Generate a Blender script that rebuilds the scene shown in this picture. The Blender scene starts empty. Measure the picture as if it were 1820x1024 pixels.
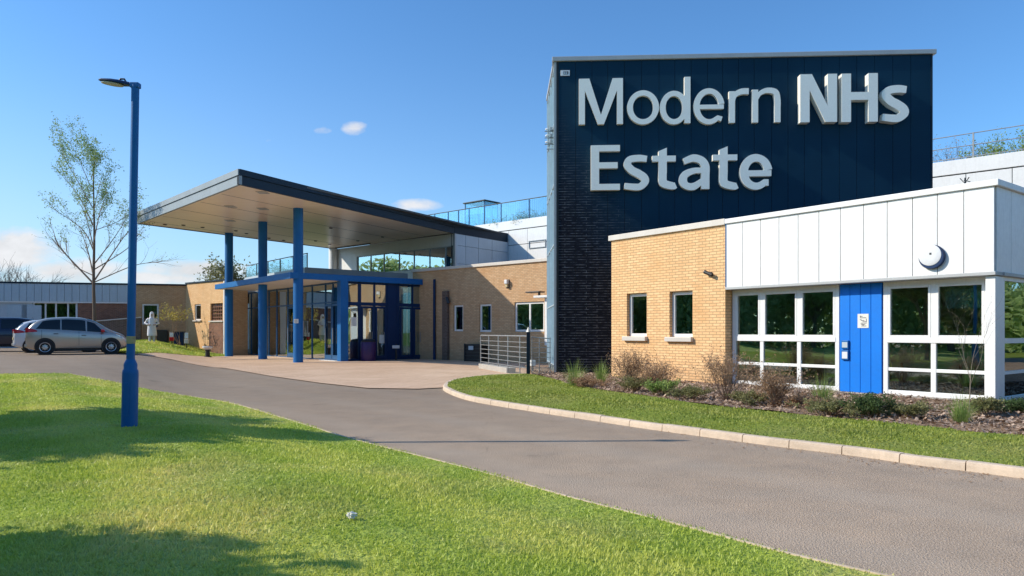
import bpy, bmesh, math, random
import numpy as np
from mathutils import Vector, Matrix, Quaternion
from mathutils.geometry import delaunay_2d_cdt
random.seed(7); rng = np.random.default_rng(7)
S = bpy.context.scene
col = S.collection
R = math.radians
F = 1270.0; EYE = 1.5; CX = 910.0; HY = 590.0

# ------------------------------------------------------------ terrain
def ss(t):
    t = np.clip(t, 0, 1); return t*t*(3-2*t)
def T(x, y):
    s = (x+11.5)*(-.923)+(y-28)*(-.385)
    return .5*ss(s/4)*ss((y-13)/8)
def G(px, py, f=T):
    """point of the ground seen along a direction measured in the survey photo"""
    z = 0.0
    for _ in range(60):
        d = (EYE-z)*F/(py-HY); x = (px-CX)/F*d
        z = .6*z+.4*float(f(x, d))
    return Vector((x, d, z))
def V2(v): return (v[0], v[1])

# ------------------------------------------------------------ node helpers
class NT:
    def __init__(s, name):
        s.m = bpy.data.materials.new(name); s.m.use_nodes = True
        s.t = s.m.node_tree; s.t.nodes.clear()
        s.out = s.t.nodes.new('ShaderNodeOutputMaterial')
    def n(s, ty, **kw):
        nd = s.t.nodes.new(ty)
        for k, v in kw.items():
            if hasattr(nd, k): setattr(nd, k, v)
        return nd
    def l(s, a, b): s.t.links.new(a, b)
    def math(s, op, a, b=None, clamp=False):
        nd = s.n('ShaderNodeMath', operation=op); nd.use_clamp = clamp
        for i, v in enumerate((a, b)):
            if v is None: continue
            if isinstance(v, (int, float)): nd.inputs[i].default_value = v
            else: s.l(v, nd.inputs[i])
        return nd.outputs[0]
    def mix(s, f, a, b, mode='MIX'):
        nd = s.n('ShaderNodeMix'); nd.data_type = 'RGBA'; nd.blend_type = mode
        for i, v in ((0, f), (6, a), (7, b)):
            if isinstance(v, (int, float)): nd.inputs[i].default_value = v
            elif isinstance(v, tuple): nd.inputs[i].default_value = (*v, 1) if len(v) == 3 else v
            else: s.l(v, nd.inputs[i])
        return nd.outputs[2]
    def noise(s, vec, scale, detail=4, rough=.55):
        nd = s.n('ShaderNodeTexNoise'); nd.inputs['Scale'].default_value = scale
        nd.inputs['Detail'].default_value = detail; nd.inputs['Roughness'].default_value = rough
        if vec is not None: s.l(vec, nd.inputs['Vector'])
        return nd.outputs['Fac']
    def ramp(s, f, a, b, lo=0., hi=1.):
        nd = s.n('ShaderNodeMapRange'); s.l(f, nd.inputs[0])
        nd.inputs[1].default_value = a; nd.inputs[2].default_value = b
        nd.inputs[3].default_value = lo; nd.inputs[4].default_value = hi
        return nd.outputs[0]
    def scale(s, vec, sc):
        nd = s.n('ShaderNodeMapping'); s.l(vec, nd.inputs[0]); nd.inputs['Scale'].default_value = sc
        return nd.outputs[0]
    def obj(s): return s.n('ShaderNodeTexCoord').outputs['Object']
    def pos(s): return s.n('ShaderNodeNewGeometry').outputs['Position']
    def bsdf(s, colr, rough=.6, metal=0., spec=.5, bump=None, bs=.3, bd=.01):
        p = s.n('ShaderNodeBsdfPrincipled')
        for k, v in (('Base Color', colr), ('Roughness', rough), ('Metallic', metal)):
            if isinstance(v, tuple): p.inputs[k].default_value = (*v, 1)
            elif isinstance(v, (int, float)): p.inputs[k].default_value = v
            else: s.l(v, p.inputs[k])
        p.inputs['Specular IOR Level'].default_value = spec
        if bump is not None:
            b = s.n('ShaderNodeBump'); b.inputs['Strength'].default_value = bs; b.inputs['Distance'].default_value = bd
            s.l(bump, b.inputs['Height']); s.l(b.outputs[0], p.inputs['Normal'])
        return p
    def fin(s, p): s.l(p.outputs[0], s.out.inputs[0]); return s.m

def paint(name, c, rough=.5, metal=0., var=.12, nscale=1.5, spec=.5, dirt=0.):
    t = NT(name); o = t.obj()
    f = t.noise(o, nscale, 5); g = t.noise(o, nscale*14, 3)
    a = tuple(x*(1-var) for x in c); b = tuple(min(1, x*(1+var)) for x in c)
    cc = t.mix(t.ramp(f, .3, .7), a, b)
    cc = t.mix(t.ramp(g, .35, .7, 0, .25), cc, tuple(x*.75 for x in c))
    if dirt:
        z = t.n('ShaderNodeSeparateXYZ'); t.l(t.obj(), z.inputs[0])
        st = t.noise(t.scale(o, (6, 6, .5)), 2.2, 4)
        cc = t.mix(t.ramp(st, .5, .75, 0, dirt), cc, (.25, .22, .18))
    r = t.ramp(g, .2, .8, rough*.85, min(1, rough*1.2))
    return t.fin(t.bsdf(cc, r, metal, spec))

def wall_uv(t):
    tc = t.n('ShaderNodeTexCoord')
    sp = t.n('ShaderNodeSeparateXYZ'); t.l(tc.outputs['Object'], sp.inputs[0])
    sn = t.n('ShaderNodeSeparateXYZ'); t.l(tc.outputs['Normal'], sn.inputs[0])
    k = t.math('GREATER_THAN', t.math('ABSOLUTE', sn.outputs[0]), .7)
    ux = t.math('ADD', t.math('MULTIPLY', sp.outputs[0], t.math('SUBTRACT', 1., k)), t.math('MULTIPLY', sp.outputs[1], k))
    cb = t.n('ShaderNodeCombineXYZ'); t.l(ux, cb.inputs[0]); t.l(sp.outputs[2], cb.inputs[1])
    return cb.outputs[0], ux, sp.outputs[2]

def brick(name, c1, c2, mortar, bw=.225, bh=.075, m=.011, stain=.35, stainc=(.25, .13, .05), rough=.85, bs=.6, grime=.3):
    t = NT(name); uv, ux, uz = wall_uv(t)
    b = t.n('ShaderNodeTexBrick'); t.l(uv, b.inputs['Vector'])
    b.inputs['Scale'].default_value = 1; b.inputs['Brick Width'].default_value = bw
    b.inputs['Row Height'].default_value = bh; b.inputs['Mortar Size'].default_value = m
    b.inputs['Mortar Smooth'].default_value = .2; b.inputs['Bias'].default_value = 0.
    b.inputs['Color1'].default_value = (*c1, 1); b.inputs['Color2'].default_value = (*c2, 1)
    b.inputs['Mortar'].default_value = (*mortar, 1)
    n1 = t.noise(uv, .7, 5, .6); n2 = t.noise(t.scale(uv, (1, 3, 1)), 6, 4); n3 = t.noise(t.scale(uv, (1, 3, 1)), 28, 3)
    c = t.mix(t.ramp(n1, .50, .70, 0, stain), b.outputs['Color'], stainc)
    n4 = t.noise(t.scale(uv, (3.5, .35, 1)), 1.1, 4); c = t.mix(t.ramp(n4, .52, .75, 0, .3), c, tuple(x*.55 for x in c2))
    c = t.mix(t.ramp(n2, .3, .7, 0, .35), c, tuple(x*.72 for x in c2))
    c = t.mix(t.ramp(n3, .5, .8, 0, .4), c, tuple(min(1, x*1.25) for x in c1))
    c = t.mix(t.ramp(uz, 0., .7, grime, 0), c, (.16, .12, .08))
    h = t.math('SUBTRACT', t.math('MULTIPLY', n3, .4), b.outputs['Fac'])
    return t.fin(t.bsdf(c, rough, 0, .25, h, bs, .008))

def glass(name, tint=(.45, .55, .5), refl=.1, rough=.01, opaq=0., oc=(.02, .03, .03), fk=1.25):
    t = NT(name)
    fr = t.n('ShaderNodeFresnel'); fr.inputs[0].default_value = 1.5
    f = t.math('ADD', t.math('MULTIPLY', fr.outputs[0], fk), refl, clamp=True)
    w = t.noise(t.obj(), .55, 2)
    bp = t.n('ShaderNodeBump'); bp.inputs['Strength'].default_value = .09; bp.inputs['Distance'].default_value = .05; t.l(w, bp.inputs['Height'])
    g = t.n('ShaderNodeBsdfGlossy'); g.inputs['Roughness'].default_value = rough; t.l(bp.outputs[0], g.inputs['Normal'])
    g.inputs['Color'].default_value = (.88, .95, .95, 1)
    tr = t.n('ShaderNodeBsdfTransparent'); tr.inputs[0].default_value = (*tint, 1)
    base = tr.outputs[0]
    if opaq:
        d = t.n('ShaderNodeBsdfDiffuse'); d.inputs[0].default_value = (*oc, 1)
        mx = t.n('ShaderNodeMixShader'); mx.inputs[0].default_value = opaq; t.l(base, mx.inputs[1]); t.l(d.outputs[0], mx.inputs[2]); base = mx.outputs[0]
    m = t.n('ShaderNodeMixShader'); t.l(f, m.inputs[0]); t.l(base, m.inputs[1]); t.l(g.outputs[0], m.inputs[2])
    t.l(m.outputs[0], t.out.inputs[0]); return t.m

def grass_mat(name, blade=False, dry=1., gain=1.):
    t = NT(name); p = t.pos()
    a = t.noise(p, .55, 5, .6); b = t.noise(p, 2.3, 4, .6); c = t.noise(p, 17, 3, .6); d = t.noise(p, 90, 2)
    k = .88*gain
    def q(r, g, bl): return (r*k, g*k, bl*k)
    cc = t.mix(t.ramp(b, .3, .7), q(.32, .47, .035), q(.60, .68, .07))
    cc = t.mix(t.ramp(a, .49, .64, 0, .9*dry), cc, q(1.0, .78, .36))
    e = t.noise(p, 1.1, 3, .5); cc = t.mix(t.ramp(e, .52, .68, 0, .55), cc, q(.22, .36, .04))
    sx = t.n('ShaderNodeSeparateXYZ'); t.l(p, sx.inputs[0])
    sb = t.math('ADD', t.math('ADD', t.math('MULTIPLY', sx.outputs[0], .785), t.math('MULTIPLY', sx.outputs[1], .62)), t.math('MULTIPLY', a, 1.6))
    band = t.math('SINE', t.math('MULTIPLY', sb, 3.6))
    cc = t.mix(t.math('MULTIPLY', t.ramp(band, -.2, 1.), .42*dry), cc, q(.95, .86, .25))
    cc = t.mix(t.math('MULTIPLY', t.ramp(band, .1, -1.), .30*dry), cc, q(.22, .40, .045))
    cc = t.mix(t.ramp(c, .35, .65, 0, .7), cc, q(.24, .42, .05) if not blade else q(.62, .70, .14))
    cc = t.mix(t.ramp(d, .45, .8, 0, .55), cc, q(.85, .85, .35) if blade else q(.3, .3, .1))
    if blade:
        di = t.bsdf(cc, .5, 0, .35); tl = t.n('ShaderNodeBsdfTranslucent'); t.l(cc, tl.inputs[0])
        m = t.n('ShaderNodeMixShader'); m.inputs[0].default_value = .35
        t.l(di.outputs[0], m.inputs[1]); t.l(tl.outputs[0], m.inputs[2]); t.l(m.outputs[0], t.out.inputs[0]); return t.m
    return t.fin(t.bsdf(t.mix(.35, cc, q(.35, .38, .12)), .95, 0, .1, c, .8, .05))

def leaf_mat(name, c1, c2, tr=.4):
    t = NT(name); f = t.noise(t.obj(), 3.5, 3); g = t.noise(t.obj(), 30, 2)
    cc = t.mix(t.ramp(f, .35, .65), c1, c2); cc = t.mix(t.ramp(g, .4, .7, 0, .5), cc, tuple(min(1, x*1.6) for x in c2))
    di = t.bsdf(cc, .55, 0, .3); tl = t.n('ShaderNodeBsdfTranslucent'); t.l(cc, tl.inputs[0])
    m = t.n('ShaderNodeMixShader'); m.inputs[0].default_value = tr
    t.l(di.outputs[0], m.inputs[1]); t.l(tl.outputs[0], m.inputs[2]); t.l(m.outputs[0], t.out.inputs[0]); return t.m

def asphalt_mat():
    t = NT('asphalt'); p = t.pos()
    big = t.noise(p, .18, 5, .6); mid = t.noise(p, 1.6, 5, .65); fine = t.noise(p, 70, 3, .7)
    st = t.noise(t.scale(p, (.5, 2.2, 1)), .8, 4)
    v = t.n('ShaderNodeTexVoronoi'); v.inputs['Scale'].default_value = 95; t.l(p, v.inputs['Vector'])
    c = t.mix(t.ramp(big, .35, .65), (.43, .315, .222), (.54, .40, .282))
    c = t.mix(t.ramp(mid, .35, .7, 0, .45), c, (.23, .188, .15))
    c = t.mix(t.ramp(st, .5, .72, 0, .4), c, (.44, .36, .285))
    c = t.mix(t.ramp(fine, .52, .68, 0, .85), c, (.68, .57, .46))
    c = t.mix(t.ramp(fine, .46, .32, 0, .8), c, (.11, .095, .082))
    sy = t.n('ShaderNodeSeparateXYZ'); t.l(p, sy.inputs[0])
    la = t.math('ADD', t.math('ADD', t.math('MULTIPLY', sy.outputs[0], .785), t.math('MULTIPLY', sy.outputs[1], .62)), t.math('MULTIPLY', big, 1.2))
    c = t.mix(t.math('MULTIPLY', t.ramp(t.math('SINE', t.math('MULTIPLY', la, 3.7)), .1, .95), .22), c, (.52, .43, .34))
    oil = t.noise(p, .9, 3, .5); c = t.mix(t.ramp(oil, .66, .76, 0, .45), c, (.14, .115, .095))
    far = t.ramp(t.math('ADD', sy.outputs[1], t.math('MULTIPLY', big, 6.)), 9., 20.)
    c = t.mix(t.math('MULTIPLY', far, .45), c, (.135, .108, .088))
    w = t.n('ShaderNodeTexVoronoi'); w.feature = 'DISTANCE_TO_EDGE'; w.inputs['Scale'].default_value = .22
    wp = t.n('ShaderNodeVectorMath'); wp.operation = 'ADD'
    nn = t.n('ShaderNodeTexNoise'); nn.inputs['Scale'].default_value = 1.1; t.l(p, nn.inputs['Vector'])
    t.l(p, wp.inputs[0]); t.l(nn.outputs['Color'], wp.inputs[1]); t.l(wp.outputs[0], w.inputs['Vector'])
    c = t.mix(t.ramp(w.outputs['Distance'], .0014, .0, 0, .28), c, (.07, .06, .05))
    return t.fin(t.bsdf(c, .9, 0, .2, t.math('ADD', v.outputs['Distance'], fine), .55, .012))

def stone_mat(name, c, sc=9):
    t = NT(name); p = t.pos(); a = t.noise(p, 1.3, 4); b = t.noise(p, sc, 5, .7); d = t.noise(p, 80, 2)
    cc = t.mix(t.ramp(a, .35, .65), tuple(x*.86 for x in c), c)
    cc = t.mix(t.ramp(b, .45, .75, 0, .45), cc, tuple(x*.55 for x in c))
    cc = t.mix(t.ramp(d, .5, .8, 0, .4), cc, tuple(min(1, x*1.25) for x in c))
    return t.fin(t.bsdf(cc, .85, 0, .25, b, .4, .01))

def paving_mat():
    t = NT('paving'); p = t.pos()
    mp = t.n('ShaderNodeMapping'); t.l(p, mp.inputs[0]); mp.inputs['Rotation'].default_value = (0, 0, R(-39))
    b = t.n('ShaderNodeTexBrick'); t.l(mp.outputs[0], b.inputs['Vector']); b.inputs['Scale'].default_value = 1
    b.inputs['Brick Width'].default_value = .4; b.inputs['Row Height'].default_value = .2; b.inputs['Mortar Size'].default_value = .008
    b.inputs['Color1'].default_value = (.56, .37, .24, 1); b.inputs['Color2'].default_value = (.64, .44, .30, 1); b.inputs['Mortar'].default_value = (.22, .16, .12, 1)
    a = t.noise(p, .5, 5); c = t.noise(p, 7, 4, .7)
    cc = t.mix(t.ramp(a, .4, .7, 0, .5), b.outputs['Color'], (.72, .52, .37))
    cc = t.mix(t.ramp(c, .5, .75, 0, .45), cc, (.38, .28, .21))
    return t.fin(t.bsdf(cc, .8, 0, .3, b.outputs['Fac'], -.3, .006))

def mulch_mat():
    t = NT('mulch'); p = t.pos(); a = t.noise(p, 1.2, 4); b = t.noise(p, 26, 5, .75)
    c = t.mix(t.ramp(b, .35, .65), (.17, .115, .08), (.56, .41, .30))
    c = t.mix(t.ramp(a, .45, .7, 0, .5), c, (.30, .18, .12))
    return t.fin(t.bsdf(c, .95, 0, .1, b, 1., .05))

def soffit_mat():
    t = NT('soffit_board'); o = t.obj(); w = t.noise(t.scale(o, (.15, 2.5, 1)), 2, 4)
    c = t.mix(t.ramp(w, .3, .7), (.90, .72, .54), (.97, .82, .65))
    s = t.noise(o, .5, 4)
    c = t.mix(t.ramp(s, .45, .7, 0, .35), c, (.95, .82, .66))
    return t.fin(t.bsdf(c, .32, 0, .5))

def car_paint(name, c, metal=.7):
    t = NT(name); f = t.noise(t.obj(), 400, 2); d = t.noise(t.obj(), 3, 4)
    cc = t.mix(t.ramp(f, .4, .6, 0, .3), c, tuple(min(1, x*1.35) for x in c))
    p = t.bsdf(cc, t.ramp(d, .3, .7, .28, .42), metal, .5); p.inputs['Coat Weight'].default_value = .8; p.inputs['Coat Roughness'].default_value = .06
    return t.fin(p)

def tower_mat():
    t = NT('dark_cladding'); uv, ux, uz = wall_uv(t)
    b = t.n('ShaderNodeTexBrick'); t.l(uv, b.inputs['Vector']); b.inputs['Scale'].default_value = 1
    b.inputs['Brick Width'].default_value = .7; b.inputs['Row Height'].default_value = .086; b.inputs['Mortar Size'].default_value = .007
    b.inputs['Mortar Smooth'].default_value = .3
    b.inputs['Color1'].default_value = (.006, .009, .018, 1); b.inputs['Color2'].default_value = (.012, .016, .028, 1); b.inputs['Mortar'].default_value = (.20, .22, .25, 1)
    n = t.noise(uv, .35, 4); sp = t.noise(t.scale(uv, (1, 6, 1)), 3.5, 4, .7)
    # smooth dark blue boards above and to the right, coursed dark blocks low on the left
    k = t.math('ADD', t.math('MULTIPLY', uz, .22), t.math('MULTIPLY', ux, .33))
    k = t.math('ADD', k, t.math('MULTIPLY', n, .5))
    k = t.ramp(k, 1.55, 2.35)
    blk = t.mix(t.ramp(sp, .42, .60), (.007, .009, .016), b.outputs['Color'])
    navy = t.mix(t.ramp(n, .35, .65), (.002, .028, .058), (.004, .036, .072))
    navy = t.mix(t.math('MULTIPLY', b.outputs['Fac'], .25), navy, (.004, .015, .04))
    c = t.mix(k, blk, navy)
    return t.fin(t.bsdf(c, t.ramp(k, 0, 1, .8, .6), 0, .16, b.outputs['Fac'], -.35, .02))

M = {}
def mats():
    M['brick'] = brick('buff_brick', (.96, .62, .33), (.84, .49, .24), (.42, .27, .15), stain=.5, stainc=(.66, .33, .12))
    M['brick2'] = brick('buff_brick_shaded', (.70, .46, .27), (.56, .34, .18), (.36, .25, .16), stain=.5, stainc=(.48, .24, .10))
    M['brick_red'] = brick('red_brick', (.33, .14, .08), (.20, .09, .06), (.30, .22, .17), stain=.5, stainc=(.09, .05, .04))
    M['brick_dark'] = brick('grey_brick', (.17, .12, .10), (.10, .07, .06), (.25, .21, .18), stain=.4, stainc=(.05, .04, .04))
    M['tower'] = tower_mat()
    M['white_panel'] = paint('white_panel', (.80, .80, .80), .45, 0, .03, .8, dirt=.1)
    M['grey_panel'] = paint('grey_panel', (.50, .55, .60), .5, 0, .05, .8, dirt=.12)
    M['pale_blue_panel'] = paint('pale_blue_panel', (.46, .54, .60), .5, 0, .05, .8, dirt=.12)
    M['coping'] = paint('coping_metal', (.62, .57, .52), .5, .1, .06, 2, dirt=.1)
    M['coping_grey'] = paint('coping_grey', (.42, .43, .44), .5, .2, .06, 2, dirt=.1)
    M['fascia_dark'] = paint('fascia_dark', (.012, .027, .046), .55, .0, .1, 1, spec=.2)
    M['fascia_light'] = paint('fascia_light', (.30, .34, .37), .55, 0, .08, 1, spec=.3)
    M['soffit'] = soffit_mat()
    M['blue'] = paint('blue_paint', (.007, .125, .37), .5, 0, .1, 1, spec=.3, dirt=.05)
    M['blue_dark'] = paint('dark_blue_paint', (.006, .030, .10), .5, 0, .1, 1, spec=.25)
    M['door_blue'] = paint('bright_blue_paint', (.002, .19, .74), .5, 0, .05, .8, spec=.3)
    M['frame'] = paint('white_frame', (.80, .80, .80), .4, 0, .03, 2, dirt=.08)
    M['frame_blue'] = paint('blue_frame', (.02, .10, .24), .4, .1, .08, 2)
    M['glass'] = glass('window_glass', (.5, .6, .55), .10)
    M['glass_dark'] = glass('dark_window_glass', (.68, .82, .76), .17)
    M['glass_entry'] = glass('entrance_glass', (.55, .72, .76), .42)
    M['glass_clear'] = glass('balustrade_glass', (.80, .93, .98), .04, fk=.35)
    M['glass_tower'] = glass('curtain_glass', (.3, .4, .45), .2, .02, .8, (.30, .58, .75))
    M['car_glass'] = glass('car_glass', (.1, .12, .13), .02, .01, .8, (.004, .006, .010), fk=.8)
    M['interior_pale'] = paint('interior_pale_wall', (.66, .74, .72), .8, 0, .25, .7)
    M['interior'] = paint('interior_wall', (.13, .15, .15), .8, 0, .2, .7)
    M['interior_floor'] = paint('interior_floor', (.42, .38, .33), .6, 0, .2, .7)
    M['blind'] = paint('blind_fabric', (.40, .45, .48), .8, 0, .08, 3)
    M['letter'] = paint('letter_face', (1., .94, .84), .32, 0, .02, 2, spec=.9)
    M['metal'] = paint('galvanised_metal', (.30, .31, .32), .5, .3, .15, 5)
    M['metal_dark'] = paint('dark_metal', (.05, .055, .06), .45, .4, .2, 4)
    M['black'] = paint('black_plastic', (.015, .015, .017), .55, 0, .2, 4)
    M['rubber'] = paint('rubber', (.018, .018, .018), .85, 0, .2, 6)
    M['white_plastic'] = paint('white_plastic', (.72, .73, .76), .4, 0, .05, 3)
    M['paper'] = paint('paper', (.78, .76, .70), .8, 0, .04, 4)
    M['ink'] = paint('ink', (.05, .05, .07), .7, 0, .1, 4)
    M['red'] = paint('red_lens', (.45, .012, .02), .2, 0, .1, 4)
    M['purple'] = paint('purple_plastic', (.03, .008, .09), .45, 0, .1, 2)
    M['yellow_dull'] = paint('ochre_label', (.42, .34, .18), .7, 0, .3, 12)
    M['lens'] = paint('lamp_lens', (.62, .50, .30), .2, 0, .12, 20)
    M['roof'] = paint('roof_felt', (.10, .10, .10), .9, 0, .15, 2)
    M['headlight'] = paint('headlight_lens', (.6, .62, .65), .1, .3, .05, 3)
    M['rim'] = paint('wheel_rim', (.50, .51, .53), .3, .8, .08, 4)
    M['silver'] = car_paint('champagne_paint', (.44, .40, .355), .75)
    M['white_car'] = car_paint('white_paint', (.62, .64, .67), .15)
    M['navy_car'] = car_paint('navy_paint', (.012, .020, .045), .5)
    M['asphalt'] = asphalt_mat(); M['paving'] = paving_mat(); M['mulch'] = mulch_mat()
    M['kerb'] = stone_mat('kerb_stone', (.66, .53, .41)); M['concrete'] = stone_mat('concrete', (.45, .42, .38))
    M['grass'] = grass_mat('grass_soil'); M['blade'] = grass_mat('grass_blade', True)
    M['grass_v'] = grass_mat('verge_soil', False, .45, .64); M['blade_v'] = grass_mat('verge_blade', True, .45, .64)
    M['bark'] = stone_mat('bark', (.17, .125, .09), 20); M['bark_pale'] = stone_mat('pale_bark', (.24, .20, .16), 20)
    M['twig'] = stone_mat('twig', (.36, .25, .18), 20)
    M['leaf'] = leaf_mat('leaf', (.14, .15, .06), (.26, .25, .11))
    M['leaf_w'] = leaf_mat('woodland_leaf', (.26, .38, .14), (.46, .56, .24), .6)
    M['leaf_y'] = leaf_mat('young_leaf', (.16, .26, .06), (.32, .40, .12))
    M['leaf_d'] = leaf_mat('dark_leaf', (.05, .09, .03), (.10, .15, .05))
    M['leaf_b'] = leaf_mat('brown_leaf', (.30, .18, .11), (.42, .28, .17))
    M['leaf_g'] = leaf_mat('yellow_leaf', (.35, .30, .06), (.50, .42, .10))
mats()

# ------------------------------------------------------------ mesh builder
class MB:
    def __init__(s): s.v = []; s.f = []
    def add(s, vs, fs):
        b = len(s.v); s.v += [tuple(v) for v in vs]; s.f += [tuple(i+b for i in f) for f in fs]; return s
    def box(s, x0, x1, y0, y1, z0, z1, ch=0.):
        if ch <= 0:
            vs = [(x, y, z) for z in (z0, z1) for y in (y0, y1) for x in (x0, x1)]
            return s.add(vs, [(0, 2, 3, 1), (4, 5, 7, 6), (0, 1, 5, 4), (1, 3, 7, 5), (3, 2, 6, 7), (2, 0, 4, 6)])
        bm = bmesh.new(); r = bmesh.ops.create_cube(bm, size=1)
        for v in bm.verts:
            v.co = Vector(((x0+x1)/2+v.co.x*(x1-x0), (y0+y1)/2+v.co.y*(y1-y0), (z0+z1)/2+v.co.z*(z1-z0)))
        bmesh.ops.bevel(bm, geom=bm.edges[:], offset=ch, segments=2, profile=.5, affect='EDGES')
        bm.verts.index_update(); s.add([v.co[:] for v in bm.verts], [[v.index for v in f.verts] for f in bm.faces]); bm.free(); return s
    def prism(s, pts, z0, z1):
        n = len(pts); a = sum(pts[i][0]*pts[(i+1) % n][1]-pts[(i+1) % n][0]*pts[i][1] for i in range(n))
        if a < 0: pts = pts[::-1]
        vs = [(p[0], p[1], z0) for p in pts]+[(p[0], p[1], z1) for p in pts]
        return s.add(vs, [tuple(range(n))[::-1], tuple(range(n, 2*n))]+[(i, (i+1) % n, n+(i+1) % n, n+i) for i in range(n)])
    def tube(s, path, rad, n=8, cap=True):
        path = [Vector(p) for p in path]
        if not hasattr(rad, '__len__'): rad = [rad]*len(path)
        b = len(s.v); up = None
        for i, p in enumerate(path):
            d = (path[min(i+1, len(path)-1)]-path[max(i-1, 0)]).normalized()
            if up is None: up = Vector((0, 0, 1)) if abs(d.z) < .9 else Vector((1, 0, 0))
            a = d.cross(up).normalized(); c = d.cross(a); up = up if abs(d.dot(up)) < .95 else a
            for k in range(n):
                q = 2*math.pi*k/n; s.v.append(tuple(p+rad[i]*(math.cos(q)*a+math.sin(q)*c)))
        for i in range(len(path)-1):
            for k in range(n):
                s.f.append((b+i*n+k, b+i*n+(k+1) % n, b+(i+1)*n+(k+1) % n, b+(i+1)*n+k))
        if cap: s.f.append(tuple(b+k for k in range(n))[::-1]); s.f.append(tuple(b+(len(path)-1)*n+k for k in range(n)))
        return s
    def lathe(s, prof, c=(0, 0, 0), n=24, axis='z'):
        b = len(s.v)
        for r, h in prof:
            for k in range(n):
                q = 2*math.pi*k/n; x, y = r*math.cos(q), r*math.sin(q)
                p = (x, y, h) if axis == 'z' else ((x, -h, y) if axis == 'y' else (h, x, y))
                s.v.append((p[0]+c[0], p[1]+c[1], p[2]+c[2]))
        for i in range(len(prof)-1):
            for k in range(n): s.f.append((b+i*n+k, b+i*n+(k+1) % n, b+(i+1)*n+(k+1) % n, b+(i+1)*n+k))
        s.f.append(tuple(b+k for k in range(n))[::-1]); s.f.append(tuple(b+(len(prof)-1)*n+k for k in range(n)))
        return s
    def wall(s, x0, x1, z0, z1, ops, y=0., th=.25):
        xs = sorted({x0, x1, *[o[0] for o in ops], *[o[1] for o in ops]}); zs = sorted({z0, z1, *[o[2] for o in ops], *[o[3] for o in ops]})
        xs = [x for x in xs if x0 <= x <= x1]; zs = [z for z in zs if z0 <= z <= z1]
        def hole(a, b, c, d):
            mx, mz = (a+b)/2, (c+d)/2
            return any(o[0] < mx < o[1] and o[2] < mz < o[3] for o in ops)
        for i in range(len(xs)-1):
            for j in range(len(zs)-1):
                a, b, c, d = xs[i], xs[i+1], zs[j], zs[j+1]
                if hole(a, b, c, d): continue
                s.add([(a, y, c), (b, y, c), (b, y, d), (a, y, d)], [(0, 1, 2, 3)])
                s.add([(a, y+th, c), (b, y+th, c), (b, y+th, d), (a, y+th, d)], [(3, 2, 1, 0)])
        for a, b, c, d in ops:
            for q in ([(a, y, c), (a, y, d), (a, y+th, d), (a, y+th, c)], [(b, y, d), (b, y, c), (b, y+th, c), (b, y+th, d)],
                      [(b, y, c), (a, y, c), (a, y+th, c), (b, y+th, c)], [(a, y, d), (b, y, d), (b, y+th, d), (a, y+th, d)]):
                s.add(q, [(0, 1, 2, 3)])
        for q in ([(x0, y, z0), (x0, y+th, z0), (x0, y+th, z1), (x0, y, z1)], [(x1, y, z0), (x1, y, z1), (x1, y+th, z1), (x1, y+th, z0)], [(x0, y, z1), (x0, y+th, z1), (x1, y+th, z1), (x1, y, z1)]):
            s.add(q, [(3, 2, 1, 0)])
        return s
    def build(s, name, mat, parent=None, smooth=False, loc=None, rz=None):
        me = bpy.data.meshes.new(name); me.from_pydata(s.v, [], s.f); me.validate(); me.update()
        me.materials.append(M[mat] if isinstance(mat, str) else mat)
        if smooth:
            for p in me.polygons: p.use_smooth = True
            try: me.set_sharp_from_angle(angle=R(40))
            except Exception: pass
        o = bpy.data.objects.new(name, me); col.objects.link(o)
        if parent: o.parent = parent
        if loc is not None: o.location = loc
        if rz is not None: o.rotation_euler = (0, 0, rz)
        return o

def tag(o, label=None, cat=None, group=None, kind=None):
    if label: o['label'] = label
    if cat: o['category'] = cat
    if group: o['group'] = group
    if kind: o['kind'] = kind
    return o
def thing(name, label, cat, loc=(0, 0, 0), rz=0., group=None):
    o = bpy.data.objects.new(name, None); o.empty_display_size = .3; col.objects.link(o)
    o.location = loc; o.rotation_euler = (0, 0, rz); return tag(o, label, cat, group)
def children(o): return [c for c in bpy.data.objects if c.parent == o]
def copy_tree(o, parent=None):
    c = o.copy(); col.objects.link(c)
    if parent: c.parent = parent
    for ch in children(o): copy_tree(ch, c)
    return c

class Frame:
    """a wall line on the ground: origin O, x along the wall, y into the building"""
    def __init__(s, O, u):
        s.O = Vector((O[0], O[1])); s.u = Vector(u).normalized(); s.n = Vector((-s.u.y, s.u.x)); s.a = math.atan2(s.u.y, s.u.x)
    def x(s, px, y=0.):
        r = (px-CX)/F; o = s.O+s.n*y
        return (r*o.y-o.x)/(s.u.x-r*s.u.y)
    def z(s, px, py, y=0.):
        o = s.O+s.n*y+s.u*s.x(px, y); return EYE+(HY-py)*o.y/F
    def w(s, x, y, z=0.):
        o = s.O+s.u*x+s.n*y; return Vector((o.x, o.y, z))
    def thing(s, name, label, cat, x=0, y=0, z=0., group=None):
        return thing(name, label, cat, s.w(x, y, z), s.a, group)

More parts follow.
